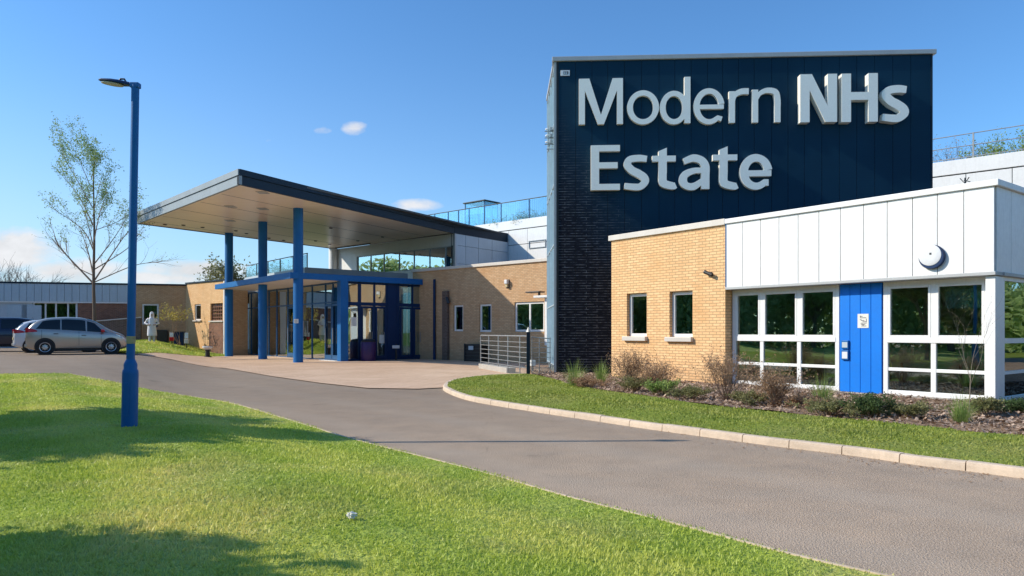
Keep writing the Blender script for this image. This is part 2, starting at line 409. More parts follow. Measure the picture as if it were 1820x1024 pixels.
def catmull(pts, n=8):
    P = [Vector(p) for p in pts]; out = []
    for i in range(len(P)-1):
        a, b, c, d = P[max(i-1, 0)], P[i], P[i+1], P[min(i+2, len(P)-1)]
        for k in range(n):
            t = k/n; out.append(.5*((2*b)+(c-a)*t+(2*a-5*b+4*c-d)*t*t+(3*b-a-3*c+d)*t**3))
    out.append(P[-1]); return out
def inside(poly, X, Y):
    r = np.zeros(len(X), bool); n = len(poly)
    for i in range(n):
        x0, y0 = poly[i][:2]; x1, y1 = poly[(i+1) % n][:2]
        c = (y0 > Y) != (y1 > Y)
        if y1 != y0: r ^= c & (X < (x1-x0)*(Y-y0)/(y1-y0)+x0)
    return r
def dist_poly(poly, X, Y):
    D = np.full(len(X), 1e9); n = len(poly)
    for i in range(n):
        a = np.array(poly[i][:2]); b = np.array(poly[(i+1) % n][:2]); e = b-a; L = max((e**2).sum(), 1e-9)
        t = np.clip(((X-a[0])*e[0]+(Y-a[1])*e[1])/L, 0, 1)
        D = np.minimum(D, np.hypot(X-a[0]-t*e[0], Y-a[1]-t*e[1]))
    return D
def sheet(name, poly, zf, mat, step=.8, kind='structure', skirt=0.):
    src = [tuple(p[:2]) for p in poly]; poly = []
    for i_, a_ in enumerate(src):
        b_ = src[(i_+1) % len(src)]; L_ = math.hypot(b_[0]-a_[0], b_[1]-a_[1]); k_ = max(1, int(L_/(step*.8)))
        poly += [(a_[0]+(b_[0]-a_[0])*j/k_, a_[1]+(b_[1]-a_[1])*j/k_) for j in range(k_)]
    n = len(poly)
    xs = [p[0] for p in poly]; ys = [p[1] for p in poly]
    gx, gy = np.meshgrid(np.arange(min(xs), max(xs), step), np.arange(min(ys), max(ys), step))
    gx = gx.ravel(); gy = gy.ravel(); gx = gx+.13*step*np.sin(gy*3.1); k = inside(poly, gx, gy)
    gx, gy = gx[k], gy[k]; k = dist_poly(poly, gx, gy) > step*.3; gx, gy = gx[k], gy[k]
    vs = [Vector(p) for p in poly]+[Vector((a, b)) for a, b in zip(gx, gy)]
    r = delaunay_2d_cdt(vs, [(i, (i+1) % n) for i in range(n)], [], 1, 1e-5)
    v2 = np.array([(v.x, v.y) for v in r[0]]); z = zf(v2[:, 0], v2[:, 1]); m = MB()
    fs = []
    for f in r[2]:
        a, b, c = v2[f[0]], v2[f[1]], v2[f[2]]
        cr = (b[0]-a[0])*(c[1]-a[1])-(b[1]-a[1])*(c[0]-a[0]); fs.append(tuple(f) if cr > 0 else tuple(f)[::-1])
    m.add([(v2[i][0], v2[i][1], z[i]) for i in range(len(v2))], fs)
    o = m.build(name, mat, smooth=True); tag(o, kind=kind); return o

# ------------------------------------------------------------ ground surfaces
def W3(px, d): x = (px-CX)/F*d; return Vector((x, d, float(T(x, d))))
SP = [W3(240, 32.5), W3(278, 37.), W3(358, 41.8), W3(401, 43.6)]
def Tz(off): return lambda x, y: T(x, y)+off
MB().add([(-600, -600, -.06), (600, -600, -.06), (600, 900, -.06), (-600, 900, -.06)], [(0, 1, 2, 3)]).build('ground', 'grass_v')
tag(bpy.data.objects['ground'], kind='structure')
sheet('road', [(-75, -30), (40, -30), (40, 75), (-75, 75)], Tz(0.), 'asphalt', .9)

lawn_px = [(0, 667), (119, 666), (247, 691), (386, 714), (499, 744), (618, 781), (760, 817.6), (865, 845), (1010, 887.5), (1168, 928), (1342, 975), (1517, 1018.6)]
e3 = [G(px, py) for px, py in lawn_px]
lawn_edge = [Vector((-40, 19.2)), Vector((-26, 18.6))]+[Vector(V2(p)) for p in e3[:2]]
cur = catmull([Vector(V2(p)) for p in e3[1:]]+[Vector((3.9, 2.6)), Vector((7, -3)), Vector((10, -14))], 6)
lawn_edge = lawn_edge[:-1]+cur
lawn_poly = [V2(p) for p in lawn_edge]+[(10, -25), (-40, -25)]
def lawn_z(x, y):
    x = np.atleast_1d(np.asarray(x, float)); y = np.atleast_1d(np.asarray(y, float))
    d = dist_poly(lawn_poly, x, y)
    return T(x, y)+.035+.19*ss(d/2.6)+.02*np.sin(x*1.3+1)*np.sin(y*.9)*ss(d/2)
def lz(x, y): return float(lawn_z(x, y)[0])
sheet('lawn', lawn_poly, lawn_z, 'grass', .55)

def kerb_strip(name, line, w, h, zf, mat, stone=.9, side=1, gap=.012):
    """stones laid one after another along a line; ch rounded top edge"""
    m = MB(); pts = [Vector((p[0], p[1])) for p in line]
    cum = [0.]
    for a, b in zip(pts, pts[1:]): cum.append(cum[-1]+(b-a).length)
    def at(s):
        s = max(0, min(cum[-1]-1e-6, s))
        for i in range(len(cum)-1):
            if cum[i+1] > s:
                t = (s-cum[i])/(cum[i+1]-cum[i]); d = (pts[i+1]-pts[i]).normalized(); return pts[i].lerp(pts[i+1], t), d
        return pts[-1], (pts[-1]-pts[-2]).normalized()
    s = 0.
    while s < cum[-1]-.05:
        L = stone*random.uniform(.97, 1.03); rings = []
        dz = random.uniform(-.004, .004)
        for k in range(4):
            p, d = at(s+gap/2+(L-gap)*k/3); nrm = Vector((-d.y, d.x))*side; z = float(zf(p.x, p.y))
            prof = [(0, -.05), (0.006, h*.55), (.012, h*.86), (.03, h*.985), (.05, h), (w, h), (w, -.05)]
            rings.append([(p.x+nrm.x*a, p.y+nrm.y*a, z+b+(dz if b > 0 else 0)) for a, b in prof])
        n = 7; b0 = len(m.v)
        for r in rings: m.v += r
        for k in range(3):
            for j in range(n):
                q = (b0+k*n+j, b0+k*n+(j+1) % n, b0+(k+1)*n+(j+1) % n, b0+(k+1)*n+j); m.f.append(q if side > 0 else q[::-1])
        m.f.append(tuple(b0+j for j in range(n))); m.f.append(tuple(b0+3*n+j for j in range(n))[::-1])
        s += L
    o = m.build(name, mat); bm = bmesh.new(); bm.from_mesh(o.data); bmesh.ops.recalc_face_normals(bm, faces=bm.faces[:]); bm.to_mesh(o.data); bm.free()
    return tag(o, kind='structure')
kerb_strip('lawn_edging', [p for p in lawn_edge[1:]], .05, .045, T, 'kerb', 1.0, -1)

vk = [(935, 668.5), (867, 671), (806, 679.5), (788, 689), (794, 698), (836, 713), (935, 730), (1040, 746), (1156, 763.5), (1255, 777), (1371, 792.6), (1529, 812), (1634, 827.5), (1738, 840), (1820, 851)]
vkw = [Vector(V2(G(a, b))) for a, b in vk]
kerb_line = catmull(vkw+[Vector((6.5, 5.9)), Vector((9.5, 3.0)), Vector((16, -3.)), Vector((24, -10.))], 6)
kerb_strip('verge_kerb', kerb_line, .125, .10, T, 'kerb', .68, 1)
bedline = [G(a, b, lambda x, y: .11) for a, b in [(981, 674), (1034, 689.5), (1139, 704), (1255, 721.5), (1389, 736), (1546, 751), (1692, 765), (1820, 777)]]
bedline = [Vector(V2(p)) for p in bedline]+[Vector((13, 5.5)), Vector((26, -6.))]
bed = catmull(bedline, 5)
ins = [Vector((p.x, p.y)) for p in kerb_line]
verge_poly = [V2(p) for p in ins]+[(26, -8)]+[V2(p) for p in bed[::-1]]
def verge_z(x, y):
    x = np.atleast_1d(np.asarray(x, float)); y = np.atleast_1d(np.asarray(y, float))
    d = dist_poly([V2(p) for p in kerb_line], x, y)
    return .095+.04*ss(d/1.2)+0*x
VI = []
for i, p in enumerate(kerb_line):
    d = (kerb_line[min(i+1, len(kerb_line)-1)]-kerb_line[max(i-1, 0)]).normalized(); VI.append(p+Vector((-d.y, d.x))*.11)
verge_poly_in = [V2(p) for p in VI]+[(26, -8)]+[V2(p) for p in bed[::-1]]
sheet('verge', verge_poly_in, verge_z, 'grass_v', .6)
bed_poly = [V2(p) for p in bed]+[(30, -4), (30, 30), (.5, 30), (.6, 24.2)]
def bed_z(x, y): return .128+.03*np.sin(x*2.3)*np.sin(y*2.9)+.02*np.sin(x*7.1+y*5.3)
sheet('mulch_bed', bed_poly, bed_z, 'mulch', .4)
pav_px = [(240, 634), (307, 640), (400, 655), (485, 670), (570, 682), (653, 691), (742, 692.5), (790, 690)]
pav_poly = [V2(SP[0])]+[V2(G(a, b)) for a, b in pav_px[1:]]+[V2(p) for p in vkw[2:4][::-1]]+[V2(vkw[1]), V2(vkw[0]), (2.5, 23.6), (4, 33), (-3, 40), (-10, 52), (-20, 52), V2(SP[3]), V2(SP[2]), V2(SP[1])]
pav_poly[8:10] = [V2(vkw[3]+Vector((0, .03))), V2(vkw[2]+Vector((0, .03)))]
sheet('paving', pav_poly, Tz(.022), 'paving', .9)

# ------------------------------------------------------------ lamp column
def street_lamp():
    bx, by = -5.14, 9.6; z = lz(bx, by)-.03
    t = thing('street_lamp', 'tall blue street lamp on the front lawn with its head turned left', 'street lamp', (bx, by, z))
    H = 4.81-z; t.rotation_euler = (0, R(1.), 0)
    MB().lathe([(.11, 0), (.11, .02), (.10, .03), (.10, .74), (.096, .78), (.082, .80), (.084, .86), (.068, .90), (.054, .93)], n=28).build('base_sleeve', 'blue', t, True)
    MB().box(-.035, .035, -.105, -.09, .18, .62, .003).build('access_door', 'blue', t)
    MB().lathe([(.053, .9), (.049, H)], n=20).build('pole', 'blue', t, True)
    MB().lathe([(.056, 1.14), (.056, 1.24)], n=20).build('label_band', 'yellow_dull', t, True)
    MB().box(-.06, .058, -.045, .045, H-.035, H+.035, .01).build('bracket', 'blue', t)
    m = MB(); prof = []
    secs = [(-.06, .05, .035), (-.12, .06, .04), (-.19, .085, .045), (-.30, .105, .04), (-.42, .085, .028), (-.47, .05, .018), (-.49, .012, .006)]
    rings = []
    for x, w, h in secs:
        zc = H+.005+(-x-.06)*.13
        rings.append([(x, w*math.cos(q), zc+h*max(math.sin(q), -.25)) for q in [2*math.pi*k/20 for k in range(20)]])
    b = 0
    for r in rings: m.v += r
    for i in range(len(rings)-1):
        for k in range(20): m.f.append((i*20+k, i*20+(k+1) % 20, (i+1)*20+(k+1) % 20, (i+1)*20+k))
    m.f.append(tuple(range(20))[::-1]); m.f.append(tuple(range(120, 140)))
    hd = m.build('lamp_head', 'blue_dark', t, True)
    m = MB(); ring = []
    for k in range(24):
        q = 2*math.pi*k/24; x = -.31+.145*math.cos(q); ring.append((x, .082*math.sin(q), H-.012+(-x-.06)*.13))
    m.v += ring+[(x, y, zz-.014) for x, y, zz in ring]
    m.f += [tuple(range(24))]+[tuple(range(24, 48))[::-1]]+[(k, (k+1) % 24, 24+(k+1) % 24, 24+k) for k in range(24)]
    m.build('lens', 'lens', hd)
    MB().tube([(-.22, .0, H+.06), (-.20, 0, H+.085), (-.15, 0, H+.085), (-.13, 0, H+.05)], .012, 6).build('sensor', 'black', hd)
street_lamp()

# ------------------------------------------------------------ windows
def window(parent, x0, x1, z0, z1, y, fw=.06, fd=.07, frame='frame', gl='glass', bars=(), hbars=(), name='window', sill=None):
    m = MB()
    m.box(x0, x0+fw, y, y+fd, z0, z1, .006); m.box(x1-fw, x1, y, y+fd, z0, z1, .006)
    m.box(x0+fw-.002, x1-fw+.002, y+.003, y+fd-.003, z0, z0+fw, .004); m.box(x0+fw-.002, x1-fw+.002, y+.003, y+fd-.003, z1-fw, z1, .004)
    for b in bars: m.box(b-fw*.45, b+fw*.45, y+.004, y+fd-.004, z0+fw-.003, z1-fw+.003)
    for b in hbars: m.box(x0+fw-.003, x1-fw+.003, y+.008, y+fd-.008, b-fw*.4, b+fw*.4)
    w = m.build(name, frame, parent)
    MB().box(x0+fw*.5, x1-fw*.5, y+fd*.55, y+fd*.55+.008, z0+fw*.5, z1-fw*.5).build('pane', gl, w)
    if sill:
        MB().box(x0-sill[0], x1+sill[0], y-sill[1], y-sill[1]+sill[1]+.01, z0-sill[2], z0-.004, .008).build('sill', 'coping', w)
    return w
def room(parent, x0, x1, y0, y1, z0, z1):
    m = MB()
    m.add([(x0, y1, z0), (x1, y1, z0), (x1, y1, z1), (x0, y1, z1)], [(0, 1, 2, 3)])
    m.add([(x0, y0, z0), (x0, y1, z0), (x0, y1, z1), (x0, y0, z1)], [(0, 1, 2, 3)])
    m.add([(x1, y1, z0), (x1, y0, z0), (x1, y0, z1), (x1, y1, z1)], [(0, 1, 2, 3)])
    m.add([(x0, y0, z1), (x0, y1, z1), (x1, y1, z1), (x1, y0, z1)], [(0, 1, 2, 3)])
    m.build('inner_wall', 'interior_pale', parent)
    MB().add([(x0, y0, z0), (x1, y0, z0), (x1, y1, z0), (x0, y1, z0)], [(0, 1, 2, 3)]).build('inner_floor', 'interior_floor', parent)

# ------------------------------------------------------------ brick and panel wing (right)
WF = Frame((3.02, 21.7), (6.18, -8.1))
def wing():
    L = 10.19; f = WF; D = 8.
    b = f.thing('office_wing', 'low wing with buff brick end, white panels above and a band of white framed windows', 'building')
    xb = f.x(1289); ops = []
    wins = [(1114, 1149.5, 521, 598), (1190, 1231, 517.5, 599)]
    for a, c, t_, bt in wins: ops.append((f.x(a), f.x(c), f.z((a+c)/2, bt), f.z((a+c)/2, t_)))
    H = 4.26
    MB().wall(0, xb, 0, H, ops, 0, .28).build('brick_wall', 'brick', b)
    MB().add([(xb+.001, .28, 0), (xb+.001, .6, 0), (xb+.001, .6, 2.62), (xb+.001, .28, 2.62)], [(0, 1, 2, 3)]).build('brick_return', 'brick_red', b)  # return of the buff wall, its shade put into the colour as darker brick
    MB().box(-.08, xb+.02, -.06, .4, H, H+.16, .01).build('coping', 'coping', b)
    for o in ops:
        window(b, o[0]+.01, o[1]-.005, o[2], o[3]-.01, .11, .085, .07, gl='glass_dark', sill=None)
        w = children(b)[-1]
        MB().box(o[0]-.10, o[1]+.03, -.11, .16, o[2]-.13, o[2]-.003, .012).build('sill', 'coping', [c for c in children(b) if c.name.startswith('window')][-1])
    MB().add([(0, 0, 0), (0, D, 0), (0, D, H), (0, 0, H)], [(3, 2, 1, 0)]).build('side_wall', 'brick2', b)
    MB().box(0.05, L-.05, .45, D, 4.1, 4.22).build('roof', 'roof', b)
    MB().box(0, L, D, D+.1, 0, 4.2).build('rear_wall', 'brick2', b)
    # white panels
    xp = xb+.07; z0, z1 = 2.60, 4.27
    sx = [f.x(p) for p in (1321.6, 1353.8, 1386.6, 1420.6, 1457.5, 1495.6, 1537, 1578.8, 1623.8, 1667.8, 1714.7)]
    edges = [xp]+sx+[L]
    m = MB()
    for a, c in zip(edges, edges[1:]): m.box(a+.007, c-.007, -.05, .0, z0+.05, z1, .004)
    m.build('wall_panel', 'white_panel', b)
    MB().box(xp, L-.02, .0, .06, z0+.05, z1).build('panel_backing', 'metal_dark', b)
    MB().box(xp-.01, L+.03, -.085, .3, z0-.02, z0+.048, .008).build('panel_trim', 'coping_grey', b)
    MB().box(xp-.02, L+.08, -.10, .4, z1+.004, z1+.125, .012).build('roof_trim', 'white_panel', b)
    MB().box(xb+.02, xb+.065, -.03, .05, 2.6, 4.3).build('corner_trim', 'frame_blue', b)
    # side return (facing right of the corner)
    m = MB(); ys = [0.02, .75, 1.5, 2.25, 3, 3.75, 4.5, 5.25, 6, 6.75, D]
    for a, c in zip(ys, ys[1:]): m.box(L-.03, L+.02, a+.007, c-.007, z0+.05, z1, .004)
    m.build('side_panel', 'white_panel', b)
    MB().box(L-.3, L+.06, .3, D, z0-.02, z0+.048, .006).build('side_trim', 'coping_grey', b)
    MB().box(L-.3, L+.08, .4, D, z1+.004, z1+.125, .01).build('side_roof_trim', 'white_panel', b)
    # glazing band, set back
    yg = .28; fx = lambda p: f.x(p, yg)
    zb = .15; zt = 2.58
    zr = f.z(1530, 604, yg); zl = f.z(1530, 654, yg)
    xl = xb+.02
    runs = [(xl, fx(1492), [fx(1354), fx(1420)]), (fx(1570), L-.18, [fx(1659)])]
    for x0, x1, ms in runs:
        g = MB()
        g.box(x0, x0+.10, yg-.01, yg+.1, zb, zt, .008); g.box(x1-.10, x1, yg-.01, yg+.1, zb, zt, .008)
        for q in ms: g.box(q-.05, q+.05, yg-.005, yg+.1, zb+.1, zt-.01, .006)
        g.box(x0+.08, x1-.08, yg, yg+.1, zb, zb+.10, .006); g.box(x0+.08, x1-.08, yg, yg+.1, zt-.10, zt-.002, .006)
        g.box(x0+.08, x1-.08, yg-.02, yg+.1, zr-.055, zr+.055, .006); g.box(x0+.08, x1-.08, yg+.003, yg+.1, zl-.035, zl+.035, .006)
        w = g.build('window', 'frame', b)
        cells = [x0]+ms+[x1]
        for i, (a, c) in enumerate(zip(cells, cells[1:])):
            a += .05 if i else .10; c -= .05 if i < len(cells)-2 else .10
            # opening sash in the upper row
            s = MB(); q = .05
            s.box(a, a+q, yg-.012, yg+.05, zr+.055, zt-.1, .005); s.box(c-q, c, yg-.012, yg+.05, zr+.055, zt-.1, .005)
            s.box(a+q-.002, c-q+.002, yg-.009, yg+.05, zr+.055, zr+.055+q, .004); s.box(a+q-.002, c-q+.002, yg-.009, yg+.05, zt-.1-q, zt-.1, .004)
            s.build('sash', 'frame', w)
            for (za, zc) in ((zr+.08, zt-.12), (zl+.02, zr-.04), (zb+.08, zl-.02)):
                MB().box(a-.01, c+.01, yg+.03, yg+.038, za-.01, zc+.02).build('pane', 'glass_dark', w)
    MB().box(xl-.02, L-.02, yg-.06, yg+.3, -.05, zb-.002, .01).build('plinth', 'concrete', b)
    MB().box(L-.17, L+.0, -.0, yg+.14, -.05, z0-.03, .008).build('corner_post', 'frame', b)
    # side glazing
    g = MB(); ya, yb = yg+.15, 6.
    for y in (ya, 1.9, 3.2, 4.6, yb): g.box(L-.09, L-.01, y, y+.07, zb, zt, .005)
    for z, h in ((zb, .08), (zl-.03, .06), (zr-.05, .1), (zt-.08, .078)): g.box(L-.085, L-.014, ya+.06, yb+.05, z, z+h)
    w = g.build('window', 'frame', b)
    MB().box(L-.055, L-.047, ya, yb, zb, zt).build('pane', 'glass_dark', w)
    MB().box(L-.12, L-.005, yb+.07, D, -.05, z0).build('side_lower_wall', 'brick', b)
    MB().box(L-.2, L+.03, yg+.14, D, -.05, zb-.003).build('side_plinth', 'concrete', b)
    # door of blue boards
    xa, xc = fx(1494), fx(1568.5); d = MB(); n = 4
    for i in range(n): d.box(xa+(xc-xa)*i/n+.004, xa+(xc-xa)*(i+1)/n-.004, yg-.035, yg+.03, zb, zt-.01, .006)
    dr = d.build('door', 'door_blue', b); tag(dr, 'bright blue door of vertical boards with notice and keypad')
    MB().box(xa-.0, xc+.0, yg+.03, yg+.05, zb, zt-.01).build('door_backing', 'blue_dark', dr)
    MB().box(xa-.02, xc+.02, yg-.07, yg+.1, zb-.06, zb-.003, .006).build('threshold', 'concrete', dr)
    nx0, nx1 = fx(1526), fx(1545.5); nz0, nz1 = f.z(1536, 583, yg), f.z(1536, 558, yg)
    MB().box(nx0, nx1, yg-.044, yg-.037, nz0, nz1).build('notice', 'paper', dr)
    nt = MB(); W = nx1-nx0; Hh = nz1-nz0
    for (u0, u1, v) in ((.22, .45, .82), (.25, .78, .72), (.22, .36, .6), (.3, .62, .53), (.45, .8, .44), (.28, .5, .34), (.55, .82, .34), (.3, .7, .24), (.34, .8, .14)):
        nt.box(nx0+W*u0, nx0+W*u1, yg-.047, yg-.0445, nz0+Hh*v-.006, nz0+Hh*v+.006)
    for u, v0, v1 in ((.25, .75, .88), (.8, .4, .66), (.5, .14, .3)): nt.box(nx0+W*u-.005, nx0+W*u+.005, yg-.0475, yg-.0448, nz0+Hh*v0, nz0+Hh*v1)
    nt.build('notice_text', 'ink', dr)
    kx0, kx1 = fx(1498.5), fx(1511)
    for (ya_, yb_, mt, mt2) in ((605, 620, 'white_plastic', 'grey_panel'), (622, 639.5, 'blue', 'white_plastic')):
        za, zc = f.z(1505, yb_, yg), f.z(1505, ya_, yg)
        MB().box(kx0, kx1, yg-.085, yg-.036, za, zc, .01).build('keypad' if mt == 'white_plastic' else 'lock_box', 'blue', dr)
        MB().box(kx0+.02, kx1-.02, yg-.089, yg-.083, za+.03, zc-.04).build('key_face', mt2, dr)
    room(b, xb+.1, L-.2, yg+.2, 4.6, .1, 2.62)
    room(b, .3, xb-.1, .5, 3.2, .1, 2.9)
    # blind behind the last upper window
    MB().box(fx(1672), fx(1748), yg+.22, yg+.24, 1.98, 2.5).build('blind', 'blind', b)
    # a boxed lamp on the panels: round bulkhead
    lx, lzz = f.x(1658, -.05), f.z(1658, 457, -.05)
    t = f.thing('bulkhead_lamp', 'round white and navy bulkhead lamp fixed to the white panels', 'wall lamp', lx, -.055, lzz)
    r = .245
    MB().lathe([(r*.98, 0), (r, .02), (r, .06), (r*.95, .09)], n=48, axis='y').build('housing', 'blue_dark', t, True)
    MB().lathe([(r*.86, .088), (r*.87, .096), (r*.78, .104), (r*.4, .108), (.01, .109)], (-.018, 0, .035), 48, 'y').build('diffuser', 'white_plastic', t, True)
    MB().box(-.02, .02, -.112, -.108, .04, .08).build('sensor_dot', 'metal_dark', t)
    # dark vent / camera on brick
    cx, cz = f.x(1264), f.z(1264, 487)
    t = f.thing('wall_camera', 'small dark security camera on the sunlit buff brick wall', 'camera', cx, 0, cz)
    MB().box(-.03, .03, -.05, 0, -.03, .05, .006).build('mount', 'metal_dark', t)
    MB().tube([(-.10, -.10, .045), (.11, -.10, -.04)], [.045, .05], 12).build('body', 'black', t, True)
    MB().tube([(-.135, -.10, .06), (-.10, -.10, .045)], [.052, .052], 12).build('hood', 'metal_dark', t, True)
    MB().tube([(0, -.03, 0), (0, -.1, 0)], .015, 6).build('arm', 'metal_dark', t)
    # things standing inside the window, seen through the glass
    gx = f.x(1480, 1.0)
    t = f.thing('filing_cabinet', 'pale green cabinet standing inside the window left of the blue door', 'cabinet', gx, 1.0, .1)
    MB().box(-.22, .26, 0, .45, 0, 1.06, .01).build('carcass', M['grey_panel'], t)
    for k in range(3): MB().box(-.19, .23, -.02, -.001, .05+k*.33, .35+k*.33, .006).build('drawer', paint('pale_green', (.42, .58, .42), .5), t)
    t = f.thing('office_desk', 'dark desk standing inside the windows right of the blue door', 'desk', f.x(1640, 1.2), 1.2, .1)
    MB().box(-.8, .8, 0, .7, .70, .74, .006).build('desk_top', 'coping', t)
    for a in (-.75, .71):
        for c in (.04, .62): MB().box(a, a+.04, c, c+.04, 0, .70).build('leg', 'metal_dark', t)
    MB().box(.1, .6, .5, .54, .85, 1.15, .01).build('monitor', 'black', t)
wing()

# ------------------------------------------------------------ dark tower with sign
TF = Frame((1.388, 23.5), (math.cos(R(3)), -math.sin(R(3))))
def tower():
    f = TF; L = 12.07; H = 10.37; D = 3.9
    b = f.thing('sign_tower', 'tall windowless dark blue block carrying the large white letters', 'building')
    sx = [f.x(p) for p in (1023, 1052, 1080, 1110, 1140, 1171, 1199, 1228, 1257, 1284, 1312, 1340, 1371, 1400, 1429, 1460, 1491, 1522, 1554, 1586, 1618)]
    e = [.14]+sx+[L-.05]; m = MB()
    for a, c in zip(e, e[1:]): m.box(a+.006, c-.006, -.03, .0, -.05, H)
    m.build('cladding', 'tower', b)
    MB().box(.12, L-.04, .001, .08, -.05, H-.01).build('cladding_backing', 'black', b)
    MB().box(.0, .07, -.045, .1, -.05, H).build('corner_trim', 'fascia_light', b)
    MB().box(.07, .14, -.028, .1, -.05, H).build('corner_trim', 'black', b)
    MB().box(L-.05, L, -.045, .1, -.05, H).build('corner_trim', 'fascia_dark', b)
    MB().box(-.07, L+.1, -.1, .4, H+.002, H+.15, .015).build('coping', 'coping_grey', b)
    MB().box(.3, L-.05, .15, D, 3.4, H-.02).build('core', 'fascia_dark', b)
    sk = lambda y: -.25*y/D
    def sp(x0, x1, ya, yb, za, zb_, nm, mt, mb=None):
        m_ = mb or MB(); m_.prism([(x0+sk(ya), ya), (x1+sk(ya), ya), (x1+sk(yb), yb), (x0+sk(yb), yb)], za, zb_)
        return m_ if mb is not None else m_.build(nm, mt, b)
    sp(.06, .35, .12, D, 0, H-.1, 'side_wall', 'interior')
    g = MB(); zs = [.4, 2.4, 4.4, 6.4, 8.4, H-.1]; ys = [.12, 1.05, 2.0, 2.95, D]
    for i in range(5):
        for j in range(4): sp(.03, .045, ys[j]+.02, ys[j+1]-.02, zs[i]+.02, zs[i+1]-.02, '', '', g)
    g.build('curtain_glass', 'glass_tower', b)
    g = MB()
    for y in ys: sp(-.005, .05, y-.02, y+.02, .3, H-.05, '', '', g)
    for z in zs: sp(.0, .051, .1, D-.03, z-.015, z+.015, '', '', g)
    g.build('glazing_bar', 'pale_blue_panel', b)
    sp(-.03, .3, .05, D, H-.02, H+.12, 'side_coping', 'coping_grey')
    # small white notice
    t = f.thing('corner_plate', 'small white plate with dark marks high on the tower corner', 'sign', f.x(1004.5), -.035, f.z(1004.5, 131))
    MB().box(-.15, .15, -.03, 0, -.09, .09, .008).build('plate', 'white_plastic', t)
    k = MB()
    for x in (-.06, .0): k.box(x, x+.012, -.034, -.0305, -.05, .05)
    for z in (-.05, -.004, .04): k.box(-.06, .1, -.034, -.0305, z, z+.012)
    k.box(.07, .1, -.034, -.0305, -.05, 0.04); k.build('mark', 'ink', t)
    # aerials clamped on the left edge
    t = thing('aerial_bracket', 'small stacked aerials bracketed to the upper left edge of the dark tower', 'antenna', f.w(-.02, .9, f.z(975, 243)))
    MB().tube([(-.16, 0, -.28), (-.16, 0, .62)], .016, 8).build('mast', 'metal', t)
    for z in (-.02, .2, .42): MB().tube([(-.3, 0, z), (.12, 0, z)], .018, 8).build('arm', 'metal', t)
    for z in (.05, .27, .49):
        MB().lathe([(.03, 0), (.06, .02), (.06, .05), (.03, .07)], (-.22, 0, z-.03), 12).build('insulator', 'white_plastic', t, True)
        MB().box(-.12, -.03, -.05, .05, z-.05, z+.07, .01).build('antenna_box', 'metal', t)
    MB().box(-.23, .02, -.02, .02, -.2, -.17).build('foot_bar', 'metal', t)
tower()

